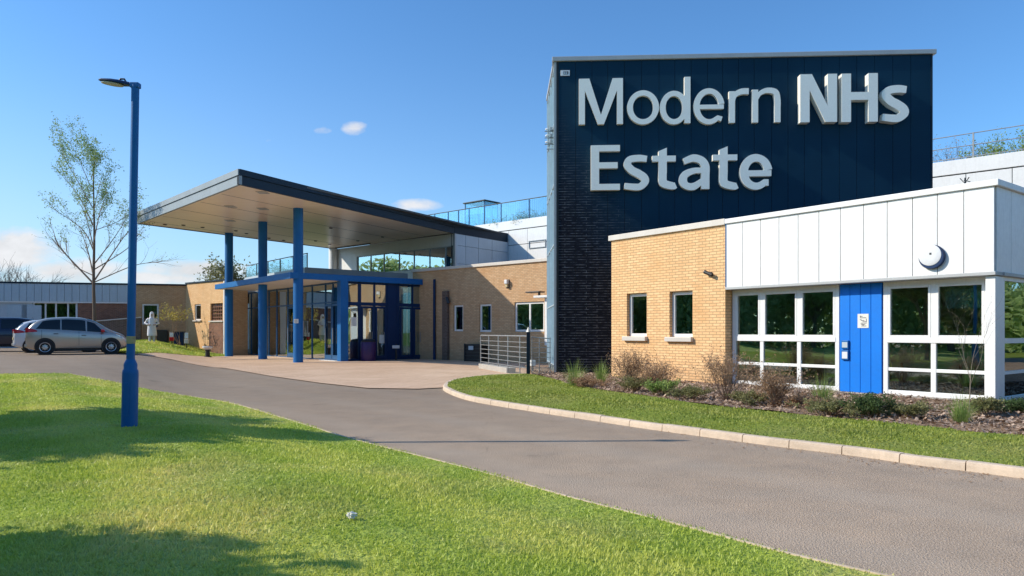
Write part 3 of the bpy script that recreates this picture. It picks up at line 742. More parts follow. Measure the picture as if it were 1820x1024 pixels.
def sign():
    f = TF; y0 = -.033
    t = f.thing('building_sign', 'large raised pale grey letters reading Modern NHs Estate on the dark tower', 'sign', 0, y0, 0)
    spec = [('M', 1029.1, 1107.2, 139.4, 220.7, 0, .14), ('o', 1114.5, 1171.5, 160.5, 221.1, 0, .14), ('d', 1174.3, 1227.2, 136.9, 221, 0, .14), ('e', 1232.9, 1287.8, 157, 221, 0, .14),
            ('r', 1295.9, 1330.9, 157, 218, 0, .14), ('n', 1337, 1387.4, 156, 217.5, 0, .14),
            ('N', 1422.4, 1487.9, 131.6, 217, .042, .26), ('H', 1496, 1560.3, 130.4, 216.6, .042, .26), ('s', 1567.2, 1615.1, 151.2, 217, .03, .24),
            ('E', 1050.3, 1101.9, 258, 337.8, .02, .16), ('s', 1108.4, 1153.2, 275.2, 338.2, .016, .16), ('t', 1159.3, 1201.2, 262.6, 337, .016, .16),
            ('a', 1206.8, 1261, 274.4, 337.2, .016, .16), ('t', 1267, 1310.5, 260, 337.4, .016, .16), ('e', 1315, 1372.8, 274, 337.4, .016, .16)]
    def st(path, w):
        n = len(path); w = w if hasattr(w, '__len__') else [w]*n; L, Rr = [], []
        for i in range(n):
            d = (path[min(i+1, n-1)]-path[max(i-1, 0)]).normalized(); q = Vector((-d.y, d.x))*w[i]/2
            L.append(path[i]+q); Rr.append(path[i]-q)
        return [[L[i], L[i+1], Rr[i+1], Rr[i]] for i in range(n-1)]
    def arc(cx, cy, rx, ry, a0, a1, n=30):
        return [Vector((cx+rx*math.cos(R(a0+(a1-a0)*k/n)), cy-ry*math.sin(R(a0+(a1-a0)*k/n)))) for k in range(n+1)]
    def box(a, b, c, d): return [[Vector((a, c)), Vector((b, c)), Vector((b, d)), Vector((a, d))]]
    def sm(pts, n=8): return catmull([Vector(p) for p in pts], n)
    def lerpw(path, ws): m = len(path)-1; return [float(np.interp(k/m, np.linspace(0, 1, len(ws)), ws)) for k in range(m+1)]
    def poly(*p): return [[Vector(q) for q in p]]
    def glyph(ch, x0, x1, y0, y1, w, bold=0):
        W, H = x1-x0, y1-y0; cx, cy = (x0+x1)/2, (y0+y1)/2; t = w*.88
        if ch == 'M': return box(x0, x0+w, y0, y1)+box(x1-w, x1, y0, y1)+poly((x0+w*.2, y0), (x0+w*1.75, y0), (cx+w*.5, y1), (cx-w*.5, y1))+poly((x1-w*.2, y0), (x1-w*1.75, y0), (cx-w*.5, y1), (cx+w*.5, y1))
        if ch == 'N': return box(x0, x0+w, y0, y1)+box(x1-w, x1, y0, y1)+poly((x0+w*.15, y0), (x0+w*1.25, y0), (x1-w*.15, y1), (x1-w*1.25, y1))
        if ch == 'H': return box(x0, x0+w, y0, y1)+box(x1-w, x1, y0, y1)+box(x0+w*.5, x1-w*.5, cy-w*.42-3, cy+w*.42-3)
        if ch == 'E': return box(x0, x0+w, y0, y1)+box(x0+w*.5, x1, y0, y0+t*.85)+box(x0+w*.5, x1-4, cy-t*.42-4, cy+t*.42-4)+box(x0+w*.5, x1, y1-t*.85, y1)
        if ch == 'o': return st(arc(cx, cy, W/2-w/2, H/2-t/2, 0, 360, 48), [w-(w-t)*abs(math.sin(R(7.5*k))) for k in range(49)])
        if ch == 'd':
            yb = y0+.29*H; c2 = (yb+y1)/2; xr = x1-w*.5; bx = (x0+xr)/2
            return box(x1-w, x1, y0, y1-2)+st(arc(bx, c2, (xr-x0)/2-w*.35, (y1-yb)/2-t/2, 0, 360, 48), [w-(w-t)*abs(math.sin(R(7.5*k))) for k in range(49)])
        if ch == 'e':
            p = arc(cx, cy, W/2-w/2, H/2-t/2, 8, 312, 48); p.append(Vector((x1-w*.45, y1-t*1.0)))
            return st(p, lerpw(p, [w, t, w, w, t, t*.9]))+box(x0+w*.4, x1-w*.12, cy-3, cy-3+t*.82)
        if ch == 'r':
            p = sm([(x0+w*.6, y0+H*.42), (x0+w*.95, y0+H*.2), (x0+W*.62, y0+t*.62), (x1, y0+t*.58)]); return box(x0, x0+w, y0+5, y1)+st(p, lerpw(p, [w*.6, w*.85, t*1.1, t*1.15]))
        if ch == 'n':
            p = sm([(x0+w*.6, y0+H*.36), (x0+w*1.3, y0+H*.16), (cx+w*.15, y0+t*.5), (x1-w*.85, y0+H*.13), (x1-w*.5, y0+H*.36), (x1-w*.5, y0+H*.6)]); return box(x0, x0+w, y0+3, y1)+box(x1-w, x1, y0+H*.5, y1)+st(p, lerpw(p, [w*.6, t*.8, t, w, w, w]))
        if ch == 's':
            q = t*.5; p = sm([(x1-w*.25, y0+q*1.25), (cx+W*.12, y0+q), (x0+w*.85, y0+q*1.35), (x0+w*.5, y0+H*.27), (x0+w*1.1, y0+H*.43), (cx+W*.08, y0+H*.525), (x1-w*.62, y0+H*.64), (x1-w*.5, y0+H*.76), (x1-w*1.1, y1-q*1.15), (cx-W*.08, y1-q), (x0+w*.1, y1-q*1.35)])
            return st(p, lerpw(p, [t*.9, t, t, w, w*1.02, w*1.05, w*1.02, w, t, t, t*.9]))
        if ch == 't':
            xs = x0+W*.27; p = sm([(xs+w*.5, y0+H*.55), (xs+w*.5, y1-H*.2), (xs+w*.85, y1-t*.75), (x1-w*.35, y1-t*.5), (x1, y1-t*.62)])
            return poly((xs, y0+6), (xs+w, y0), (xs+w, y0+H*.6), (xs, y0+H*.6))+box(x0, x1, y0+H*.19, y0+H*.19+t*.8)+st(p, lerpw(p, [w, w, w*.95, t, t*.8]))
        if ch == 'a':
            p = sm([(x0+w*.6, y0+t*.95), (cx-w*.1, y0+t*.5), (x1-w*.95, y0+t*.85), (x1-w*.5, y0+H*.34), (x1-w*.5, y0+H*.6)])
            b = sm([(x1-w*.5, y0+H*.46), (cx, y0+H*.46), (x0+w*.75, y0+H*.57), (x0+w*.5, y0+H*.75), (x0+w*.95, y1-t*.55), (cx, y1-t*.48), (x1-w*.8, y1-t*1.3)])
            return st(p, lerpw(p, [t*.8, t, t*1.05, w, w]))+box(x1-w, x1, y0+H*.5, y1-1)+st(b, lerpw(b, [t*.7, t*.8, w*.9, w, t*.95, t, t*.7]))
    WD = {'Modern': 26/2.459, 'NHs': 41/2.459, 'Estate': 36/2.459}
    for k, (ch, xa, xb, ta, tb, off, dep) in enumerate(spec):
        wd = WD['Modern'] if k < 6 else WD['NHs'] if k < 9 else WD['Estate']
        if ch == 's': wd *= .92
        polys = glyph(ch, xa, xb, ta, tb, wd)
        vs, fs = [], []
        for p in polys:
            a = sum(p[i][0]*p[(i+1) % len(p)][1]-p[(i+1) % len(p)][0]*p[i][1] for i in range(len(p)))
            if a < 0: p = p[::-1]
            fs.append(list(range(len(vs), len(vs)+len(p)))); vs += [Vector(q) for q in p]
        r = delaunay_2d_cdt(vs, [], fs, 0, 1e-4); tri = []
        for q in r[2]:
            c_ = sum((r[0][i_] for i_ in q), Vector((0, 0)))/len(q); X_ = np.array([c_.x]); Y_ = np.array([c_.y])
            if any(inside(p_, X_, Y_)[0] for p_ in polys): tri.append(q)
        xm = (xa+xb)/2; yy = y0-dep; X0 = f.x(xa, yy); kx = (f.x(xb, yy)-X0)/(xb-xa); Z0 = f.z(xm, tb, yy); kz = (f.z(xm, ta, yy)-Z0)/(tb-ta)
        bm = bmesh.new(); bv = [bm.verts.new((X0+(v.x-xa)*kx, -dep, Z0+(tb-v.y)*kz)) for v in r[0]]
        for fc in tri:
            try: bm.faces.new([bv[i] for i in fc])
            except ValueError: pass
        bmesh.ops.remove_doubles(bm, verts=bm.verts, dist=1e-4); bmesh.ops.delete(bm, geom=[v for v in bm.verts if not v.link_faces], context='VERTS')
        bmesh.ops.recalc_face_normals(bm, faces=bm.faces[:])
        ex = bmesh.ops.extrude_face_region(bm, geom=bm.faces[:]); mv = [g for g in ex['geom'] if isinstance(g, bmesh.types.BMVert)]
        for v in mv: v.co.y += dep-.004
        bmesh.ops.recalc_face_normals(bm, faces=bm.faces[:])
        fe = [e for e in bm.edges if all(abs(v.co.y+dep) < 1e-4 for v in e.verts) and len(e.link_faces) == 2 and abs(e.link_faces[0].normal.dot(e.link_faces[1].normal)) < .5]
        me = bpy.data.meshes.new('letter'); bm.to_mesh(me); bm.free(); me.materials.append(M['letter'])
        lo = bpy.data.objects.new('letter', me); col.objects.link(lo); lo.parent = t; lo['label'] = 'raised pale letter '+ch
sign()

# ------------------------------------------------------------ middle brick wall building
MF = Frame((-5.25, 39.2), (7.07, -6.2))
def middle():
    f = MF; L = 13.; zt = 4.78
    b = f.thing('brick_block', 'long single storey buff brick block between the entrance and the dark tower', 'building')
    ws = [(806, 823.2, 542, 589), (852, 873.2, 540.3, 590.3), (914.4, 967.2, 536.5, 589.8)]
    ops = [(f.x(a), f.x(c), f.z((a+c)/2, d), f.z((a+c)/2, e)) for a, c, e, d in ws]
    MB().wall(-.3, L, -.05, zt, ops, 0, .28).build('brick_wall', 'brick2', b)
    for i, o in enumerate(ops):
        window(b, o[0]+.01, o[1]-.01, o[2]+.01, o[3]-.01, .06, .09, .07, gl='glass_dark', bars=[(o[0]+o[1])/2] if i == 2 else ())
    MB().box(-.35, L, -.08, .4, zt, zt+.15, .01).build('coping', 'coping', b)
    MB().box(0, L, .3, 5.5, 4.6, 4.7).build('roof', 'roof', b)
    MB().box(-.3, L, 5.5, 5.7, 0, 4.7).build('rear_wall', 'brick2', b)
    room(b, .2, L-.2, .3, 3.2, 0, 3.2)
    px = f.x(771.7, -.1)
    MB().tube([(px, -.09, 0), (px, -.09, 4.3)], .07, 10).build('downpipe', 'blue_dark', b, True)
    px = f.x(790, -.15)
    MB().box(px-.18, px+.22, -.16, .0, 0, f.z(790, 518), .01).build('brick_pier', 'brick_dark', b)
    MB().tube([(px+.15, -.12, f.z(790, 530)), (px+.32, -.2, f.z(790, 536)), (px+.36, -.2, f.z(790, 540))], .09, 10).build('vent_cowl', 'metal_dark', b, True)
    lx, lzz = f.x(903), f.z(903, 505)
    t = f.thing('wall_light', 'small white box light on the brick wall above the wide window', 'wall lamp', lx, 0, lzz)
    MB().box(-.1, .1, -.03, 0, -.2, .22, .008).build('back_plate', 'metal_dark', t)
    MB().box(-.09, .09, -.2, -.03, .0, .2, .02).build('hood', 'white_plastic', t)
    MB().box(-.07, .07, -.15, -.03, -.15, -.003, .01).build('lens', 'lens', t)
    # bay beside the tower
    xa, xc = f.x(968, -.6), f.x(1010, -.6)
    t = f.thing('window_bay', 'narrow white projecting window bay tucked beside the dark tower', 'window bay', 0, 0, 0)
    z0, z1 = f.z(975, 614, -.6), f.z(975, 529, -.6)
    MB().wall(xa, xc, z0, z1, [(xa+.12, xc-.3, z0+1.0, z1-.25)], -.6, .08).build('white_panel', 'white_panel', t)
    MB().box(xa, xa+.05, -.52, -.002, z0, z1).build('side_panel', 'white_panel', t)
    window(t, xa+.13, xc-.31, z0+1.0, z1-.26, -.58, .05, .05, gl='glass_dark')
    MB().box(xa-.5, xc, -.8, -.003, z1+.003, z1+.10, .01).build('flat_roof', 'white_panel', t)
    MB().box(xa-.9, xa-.1, -.9, -.45, z1+.24, z1+.30, .01).build('canopy_fin', 'metal_dark', t)
    MB().box(xa-.3, xa-.25, -.7, -.6, z1+.10, z1+.24).build('bracket', 'metal_dark', t)
    MB().box(xa+.02, xc, -.5, -.002, z0+.003, z0+.06).build('underside', 'coping', t)
    # low dark store beside the fence
    xa, xc = f.x(826, -.5), f.x(856, -.5); zt2 = f.z(840, 611, -.5)
    t = f.thing('bin_cage', 'low dark slatted cage against the shaded brick wall left of the railings', 'cage', (xa+xc)/2, -.5, .0)
    w = (xc-xa)/2
    MB().box(-w, w, .02, .45, 0, zt2-.02).build('body', 'black', t)
    k = MB()
    for z in np.linspace(.12, zt2-.06, 5): k.box(-w, w, -.03, .015, z-.018, z+.018)
    k.box(-w-.03, -w+.03, -.04, .02, 0, zt2); k.box(w-.03, w+.03, -.04, .02, 0, zt2); k.build('slat_frame', 'metal_dark', t)
    MB().box(-.28, .05, -.05, -.031, .6, .8).build('warning_plate', 'grey_panel', t)
middle()

# ------------------------------------------------------------ upper storey (clerestory) and rear block
A3 = (-11.0, 28.8); B3 = (-20.7, 39.4); C3 = (-3.47, 43.2); D3 = (-12.75, 51.4); E3 = (-.25, 47.5)
SOF = 7.45
CF = Frame(D3, (C3[0]-D3[0], C3[1]-D3[1]))
def upper():
    f = CF; L = math.hypot(C3[0]-D3[0], C3[1]-D3[1])
    b = f.thing('upper_storey', 'pale set back upper storey with a strip of windows under the big canopy', 'building')
    wz0, wz1 = 5.45, 6.74; wx0 = f.x(634); wx1 = L-.12
    bars = [f.x(p) for p in (657.6, 681, 708, 734.4, 762.2, 790.4)]
    op = (wx0, wx1, wz0, wz1)
    MB().wall(.3, L, 4.4, SOF-.01, [op], 0, .25).build('wall', 'white_panel', b)
    window(b, wx0, wx1, wz0, wz1, .05, .06, .08, frame='grey_panel', gl='glass_entry', bars=bars)
    room(b, .5, L-.2, .3, 1.1, 4.6, 7.2)
    MB().box(.3, L-3.2, 4.2, 4.4, 4.4, 7.4).build('rear_wall', 'white_panel', b)
    g = Frame(C3, (E3[0]-C3[0], E3[1]-C3[1])); L2 = math.hypot(E3[0]-C3[0], E3[1]-C3[1])
    h = thing('tmp', 'x', 'x'); bpy.data.objects.remove(h)
    def loc(x, y): w = g.w(x, y); q = Vector((w.x-f.O.x, w.y-f.O.y)); return (q.dot(f.u), q.dot(f.n))
    m = MB(); sx = [0]+[g.x(p) for p in (827, 850, 874)]+[L2]
    for a, c in zip(sx, sx[1:]):
        for z0, z1 in ((4.5, 5.65), (5.67, 6.75), (6.77, SOF-.01)):
            m.prism([loc(a+.015, -.03), loc(c-.015, -.03), loc(c-.015, .1), loc(a+.015, .1)], z0, z1)
    m.build('side_panel', 'grey_panel', b)
    m = MB(); m.prism([loc(0.02, .1), loc(L2, .1), loc(L2, .3), loc(0.02, .3)], 4.5, SOF-.02); m.build('side_wall', 'metal_dark', b)
    m = MB(); m.prism([loc(-.06, -.08), loc(.06, -.08), loc(.06, .1), loc(-.06, .1)], 4.5, SOF-.01); m.build('corner_post', 'coping_grey', b)
    c = f.w(.15, -.25)
    MB().lathe([(.3, 0), (.3, SOF-4.7)], n=24).build('round_column', 'white_panel', b, True, loc=(.15, -.25, 4.7))
upper()
RF = Frame(E3, (.752, -.66))
def rear():
    f = RF; H = 8.75
    b = f.thing('rear_block', 'tall white panelled block rising behind the canopy and the dark tower', 'building')
    x0, x1 = -9., 38.; m = MB(); xs = list(np.arange(x0, x1, 1.85))+[x1]
    s0 = f.x(938); xs = [x0]+[s0+k*1.62 for k in range(-6, 40) if x0+.3 < s0+k*1.62 < x1-.3]+[x1]
    zb = f.z(940, 433)
    for a, c in zip(xs, xs[1:]):
        m.box(a+.015, c-.015, -.04, 0, 2., zb-.02); m.box(a+.015, c-.015, -.04, 0, zb+.02, H-.55)
    m.build('wall_panel', 'white_panel', b)
    MB().box(x0, x1, .002, .2, 0, H).build('backing', 'metal_dark', b)
    MB().box(x0, x1, -.07, .5, H-.5, H+.1, .01).build('parapet', 'white_panel', b)
    MB().box(x0, x1, .5, 9, 7.4, 7.6).build('roof', 'roof', b)
    MB().box(x0, x1, 9, 9.2, 0, 7.5).build('rear_wall', 'white_panel', b)
    MB().box(x0-.1, x0, 0.2, 9, 0, H).build('side_wall', 'white_panel', b)
    a, c, z0, z1 = f.x(941), f.x(971), f.z(956, 441), f.z(956, 427)
    k = MB(); q = .05
    k.box(a, c, -.09, -.042, z0, z0+q); k.box(a, c, -.09, -.042, z1-q, z1); k.box(a, a+q, -.088, -.042, z0+q, z1-q); k.box(c-q, c, -.088, -.042, z0+q, z1-q)
    k.build('vent_frame', 'fascia_light', b)
    # glass balustrade on the left half
    t = f.thing('glass_balustrade', 'pale blue glass balustrade along the roof edge left of the dark tower', 'balustrade', 0, .15, H+.1)
    xs = [f.x(p) for p in (770, 794, 812, 831, 858, 888, 938, 971)]; xs = [-8.9]+[x for x in xs if x > -8.5]+[5.5, 7]
    hh = 1.28
    for a, c in zip(xs, xs[1:]): MB().box(a+.05, c-.05, -.008, .008, .04, hh-.02).build('glass_panel', 'glass_clear', t)
    for x in xs: MB().box(x-.03, x+.03, -.03, .03, 0, hh, .004).build('post', 'frame_blue', t)
    MB().box(xs[0], xs[-1], -.03, .03, hh, hh+.05, .006).build('handrail', 'metal_dark', t)
    k = MB(); random.seed(3)
    for x in np.arange(-8.8, 6.9, .16): k.box(x, x+.015, .03, .045, .02, hh*.97)
    k.build('baluster', 'frame_blue', t)
    # glazed roof box
    a, c = f.x(826, 1.2), f.x(861, 1.2)
    t = f.thing('rooftop_lift_box', 'square glazed rooftop box with a thin flat lid behind the glass balustrade', 'rooftop box', (a+c)/2, 1.2, H+.02)
    w = (c-a)/2; h = f.z(845, 360, 1.2)-H
    for sx in (-w, w-.06):
        for sy in (0, 1.4): MB().box(sx, sx+.06, sy, sy+.06, 0, h).build('post', 'frame_blue', t)
    MB().box(-w-.1, w+.1, -.1, 1.6, h, h+.08, .01).build('lid', 'metal_dark', t)
    for q in (.02, 1.43): MB().box(-w+.06, w-.06, q, q+.01, .1, h-.02).build('glass_panel', 'glass_clear', t)
    for q in (-w+.02, w-.03): MB().box(q, q+.01, .06, 1.4, .1, h-.02).build('glass_panel', 'glass_clear', t)
    # railings on the right half
    t = f.thing('roof_railing', 'thin metal rooftop railing above the white wall right of the dark tower', 'railing', 0, .2, H+.1)
    px = f.x(1728.6); step = 4.4; xs = [px+k*step for k in (-2, -1, 0, 1, 2)]
    for x in xs: MB().box(x-.03, x+.03, -.03, .03, 0, 1.12, .005).build('post', 'metal', t)
    for z in (.12, .6, 1.1): MB().tube([(xs[0], 0, z), (xs[-1], 0, z)], .02, 8).build('rail', 'metal', t)
    # little aerial on the wing roof
    a = WF.x(1715, 1.); t = WF.thing('roof_aerial', 'tiny dark aerial standing on the wing roof before the white wall', 'antenna', a, 1., 4.22)
    hz = WF.z(1715, 316, 1.)-4.22
    MB().tube([(0, 0, 0), (0, 0, hz)], .012, 6).build('mast', 'metal_dark', t)
    MB().tube([(-.09, 0, hz), (0, 0, hz-.12), (.08, 0, hz)], .010, 6).build('arm', 'metal_dark', t)
    MB().tube([(-.02, 0, hz-.05), (.1, 0, hz-.1)], .010, 6).build('arm', 'metal_dark', t)
rear()

# ------------------------------------------------------------ canopy
def canopy():
    O = Vector(A3); t = thing('entrance_canopy', 'large flat canopy with dark fascia and tan soffit above the entrance', 'canopy', (A3[0], A3[1], 0))
    P = [Vector(A3)-O, Vector(B3)-O, Vector(D3)-O, Vector(C3)-O]
    E = Vector(E3)-O; z0 = SOF; z1 = SOF+.62
    def inset(poly, d):
        n = len(poly); out = []; c = sum(poly, Vector((0, 0)))/n
        for i in range(n):
            a, b, e = poly[i-1], poly[i], poly[(i+1) % n]
            d1 = (b-a).normalized(); d2 = (e-b).normalized(); n1 = Vector((d1.y, -d1.x)); n2 = Vector((d2.y, -d2.x))
            if n1.dot(c-b) < 0: n1 = -n1
            if n2.dot(c-b) < 0: n2 = -n2
            k = (n1+n2); k = k/(k.dot(n1)); out.append(b+k*d)
        return out
    back = Vector(E3)-O+Vector((-8., 7.))
    full = [P[0], P[1], P[2], back, E]
    I = inset(P, .12)
    MB().prism([tuple(p) for p in I], z0+.03, z0+.10).build('soffit', 'soffit', t)
    MB().prism([tuple(p) for p in inset(full, .1)], z1-.12, z1-.03).build('roof_slab', 'roof', t)
    def fascia(a, b, th, zlo, zhi, name, mat, outw=0.):
        d = (b-a).normalized(); n = Vector((d.y, -d.x)); c = (P[0]+P[2])/2
        if n.dot(c-a) < 0: n = -n
        a2, b2 = a-n*outw, b-n*outw
        return MB().prism([tuple(a2), tuple(b2), tuple(b+n*th), tuple(a+n*th)], zlo, zhi).build(name, mat, t)
    Am = P[0]; 
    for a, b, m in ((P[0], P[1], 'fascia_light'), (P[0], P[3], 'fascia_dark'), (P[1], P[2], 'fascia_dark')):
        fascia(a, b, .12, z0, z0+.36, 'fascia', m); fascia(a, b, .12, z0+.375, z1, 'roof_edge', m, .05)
    fascia(P[3]+(E-P[3]).normalized()*.02, E, .12, z0, z1-.02, 'fascia', 'fascia_dark'); 
    # seams of the soffit boards
    m = MB(); u = (P[1]-P[0]); v = (P[3]-P[0])
    def pt(a, b): return P[0]+u*a+v*b
    for k in (.18, .36, .55, .74, .9):
        a, b = pt(k, .02), pt(k, .98); d = (b-a).normalized(); n = Vector((d.y, -d.x))*.012
        m.prism([tuple(a-n), tuple(b-n), tuple(b+n), tuple(a+n)], z0+.024, z0+.031)
    m.build('soffit_seam', 'metal_dark', t)
    def at(px, py):
        d = (SOF+.03-EYE)*F/(HY-py); return Vector(((px-CX)/F*d, d))-O
    for px, py in ((293, 399), (326, 400), (360, 404), (419, 410), (438, 415), (478, 423), (504, 427), (561, 428), (586, 434), (588, 405), (680, 421), (636, 428)):
        p = at(px, py); MB().lathe([(.10, 0), (.10, .035), (.07, .04)][::-1] and [(.075, 0), (.11, .02), (.11, .04)], (p.x, p.y, z0-.01), 14).build('downlight', 'black', t, True)
    for px, py in ((410, 367), (409, 392), (467, 371), (467, 342)):
        p = at(px, py); q = .22; MB().box(p.x-q, p.x+q, p.y-q*1.2, p.y+q*1.2, z0+.012, z0+.035).build('hatch', 'coping_grey', t)
    for px, py in ((407, 634), (467, 639), (530, 645)):
        g = G(px, py); p = Vector((g.x, g.y))-O
        MB().lathe([(.25, -.02), (.25, .02), (.235, .03), (.235, z0+.035)], (p.x, p.y, g.z), 32).build('pillar', 'blue', t, True)
    p = at(597, 441)
    MB().prism([tuple(P[2]+Vector((.3, -.5))), tuple(P[2]+Vector((3.2, -3.0))), tuple(P[2]+Vector((3.1, -3.2))), tuple(P[2]+Vector((.2, -.7)))], z0-.02, z0+.028).build('slot_vent', 'black', t)
canopy()

# ------------------------------------------------------------ entrance lobby
KF = Frame((-10.6, 34.2), (.775, .632))      # x to the right along the front, y = depth to the left-rear
def lobby():
    f = KF; b = f.thing('entrance_lobby', 'glazed entrance lobby with blue frames under a flat blue roof', 'building')
    zr = 4.08; ze = 4.36
    RX = 7.9; RY = 11.6
    def q(x, y): return (x, y)
    # n points to the left-rear; roof slab
    MB().prism([(0, 0), (RX, 0), (RX, RY), (0, RY)], zr+.02, ze-.03).build('roof', 'roof', b)
    MB().box(-.03, .09, -.03, RY, zr-.02, ze, .01).build('left_fascia', 'blue', b)
    MB().box(.09, RX-.1, -.03, .09, zr-.02, ze, .01).build('front_fascia', 'blue', b)
    MB().box(.1, RX-.15, .1, RY, zr-.01, zr+.019).build('ceiling', 'coping', b)
    MB().box(2.58, 3.0, -.03, .39, 0, zr-.011, .015).build('pillar', 'blue', b)
    for z, mt in ((2.25, 0),):
        pass
    # left glass face from the square pillar back
    y1 = 15.5
    xs = 2.8; g = MB(); ys = [.4, 1.3, 2.2, 3.9, 5.4, 7.3, 9.0, 10.3, 11.6, 13.4, 15.2, 17.0]
    for i, y in enumerate(ys):
        w = .10 if i in (0, 4, 8) else .045
        g.box(xs-.05, xs+.05, y-w/2, y+w/2, 0, zr-.012)
    for z in (0.0, 3.0, zr-.1): g.box(xs-.04, xs+.04, .39, 17., z, z+.07)
    w = g.build('side_glazing', 'frame_blue', b)
    for a, c in zip(ys, ys[1:]): MB().box(xs-.006, xs+.006, a+.02, c-.02, .07, zr-.05).build('pane', 'glass_entry', w)
    # doors in the left face
    for a, c in ((.47, 1.27), (1.33, 2.17), (5.5, 7.2)):
        d = MB(); d.box(xs-.075, xs-.052, a, a+.08, .08, 2.95); d.box(xs-.075, xs-.052, c-.08, c, .08, 2.95); d.box(xs-.074, xs-.053, a+.08, c-.08, .08, .30); d.box(xs-.074, xs-.053, a+.08, c-.08, 2.83, 2.95)
        dd = d.build('door', 'frame_blue', b)
        MB().tube([(xs-.11, c-.14, .9), (xs-.11, c-.14, 1.7)], .02, 8).build('handle', 'metal', dd)
    MB().box(xs-.35, xs+.1, .4, 2.3, .012, .035).build('door_mat', 'white_panel', b)
    # front glass (faces right, in shade)
    yf = .25; g = MB(); xs2 = [3.0, 3.75, 4.6, 5.35, 6.0, 6.9, 7.55, 7.9]
    for i, x in enumerate(xs2):
        w = .16 if i not in (2, 5) else .09
        g.box(x-w/2, x+w/2, yf-.05, yf+.05, 0, zr-.012)
    for z, h in ((0., .12), (2.85, .18), (zr-.12, .1)): g.box(3.0, 7.9, yf-.045, yf+.045, z, z+h)
    g.box(5.35, 5.9, yf-.07, yf+.04, 0, zr-.013)
    w = g.build('front_glazing', 'blue_dark', b)
    for a, c in zip(xs2, xs2[1:]): MB().box(a+.03, c-.03, yf-.006, yf+.006, .1, zr-.08).build('pane', 'glass_entry', w)
    for a, c in ((3.83, 4.55), (4.65, 5.26), (6.1, 6.82), (6.95, 7.46)):
        d = MB(); d.box(a, a+.09, yf-.085, yf-.052, .1, 2.83); d.box(c-.09, c, yf-.085, yf-.052, .1, 2.83)
        d.box(a+.09, c-.09, yf-.084, yf-.053, .1, .26); d.box(a+.09, c-.09, yf-.084, yf-.053, 2.72, 2.83)
        dd = d.build('door', 'blue_dark', b)
        MB().tube([(c-.14, yf-.13, .95), (c-.14, yf-.13, 1.5)], .018, 8).build('handle', 'metal', dd)
    # interior
    MB().box(3.0, 8.2, 3.4, 3.5, 0, zr).build('inner_wall', 'interior_pale', b)
    MB().box(5.6, 5.7, 3.5, 17., 0, zr).build('inner_wall', 'interior_pale', b)
    MB().box(2.85, 8.2, .32, 17., .013, .03).build('inner_floor', 'interior_floor', b)
    MB().box(2.8, 5.7, 17.05, 17.2, 0, zr).build('rear_wall', 'grey_panel', b)
    MB().box(2.7, 5.7, 11.61, 17.1, zr-.01, zr+.2).build('rear_roof', 'grey_panel', b)
    k = MB()
    for y in (4.6, 6.6, 8.8): k.box(5.54, 5.598, y, y+1.1, .2, 2.6)
    for x in (3.6, 5.2): k.box(x, x+1.0, 3.34, 3.398, .2, 2.4)
    k.build('inner_poster', 'blind', b)
    MB().box(4.2, 5.0, 2.2, 2.9, .03, 1.1, .02).build('reception_desk', 'coping_grey', b)
    for (x, z) in ((3.3, 2.4), (4.9, 1.5)): MB().box(x, x+.3, yf-.0085, yf-.0065, z-.6, z-.15).build('window_notice', 'paper', b)
    # purple bin and small box outside
    fx, fy = 4.6, -.35
    t = f.thing('litter_bin', 'squat purple litter bin against the shaded entrance glass', 'bin', 3.95, -.35, .012)
    MB().lathe([(.36, 0), (.39, .05), (.40, .92), (.37, .97), (.34, .97)], n=28).build('body', 'purple', t, True)
    MB().lathe([(.37, .972), (.38, 1.0), (.30, 1.10), (.1, 1.13)], n=28).build('lid', 'black', t, True)
    t = f.thing('intercom_post', 'short dark post with a white plate standing by the entrance doors', 'post', 5.62, -.25, .012)
    MB().box(-.04, .04, -.04, .04, 0, .85, .008).build('stem', 'metal_dark', t)
    MB().box(-.26, .16, -.08, -.041, .62, .78, .008).build('plate', 'white_plastic', t)
    g0 = G(530, 645)
    t = thing('pillar_notice', 'small white notice stuck on the nearest blue pillar', 'notice', (g0.x-.02, g0.y-.27, EYE+(HY-571)*g0.y/F))
    MB().box(-.11, .11, .0, .014, -.1, .1).build('sheet', 'paper', t)
    k = MB()
    for z in (-.05, 0, .05): k.box(-.07, .07, -.003, -.0005, z-.006, z+.006)
    k.build('text_line', 'ink', t)
    t = f.thing('notice_board', 'upright white framed notice on the side glass between two blue pillars', 'notice', 2.66, 5.0, 1.25)
    MB().box(-.02, .02, -.2, .2, 0, .85, .005).build('board', 'white_plastic', t)
    # higher grey roof behind
    g = Frame((-11.56, 40.), (.775, .632))
    t = g.thing('stair_roof', 'flat grey roof slab with glass screen between the lobby and the upper storey', 'roof')
    MB().box(0, 6.6, 0, .08, 4.72, 5.12, .01).build('front_fascia', 'fascia_light', t)
    MB().box(0, .08, .08, 10, 4.72, 5.12, .01).build('side_fascia', 'pale_blue_panel', t)
    MB().box(.08, 6.6, .08, 10, 4.8, 5.0).build('slab', 'roof', t)
    MB().box(.4, 6.4, .5, .6, 4., 4.8).build('support_wall', 'interior', t)
    MB().box(.4, .5, .6, 9.8, 4.3, 4.8).build('support_wall', 'grey_panel', t)
    for a, c in zip(range(0, 10, 2), range(2, 11, 2)):
        MB().box(.14, .155, a+.1+.05, c+.05, 5.15, 5.85).build('glass_panel', 'glass_clear', t)
        MB().box(.12, .17, a+.08, a+.13, 5.12, 5.9).build('post', 'metal_dark', t)
    MB().box(.12, .18, .08, 10.05, 5.9, 5.94).build('handrail', 'metal_dark', t)
lobby()

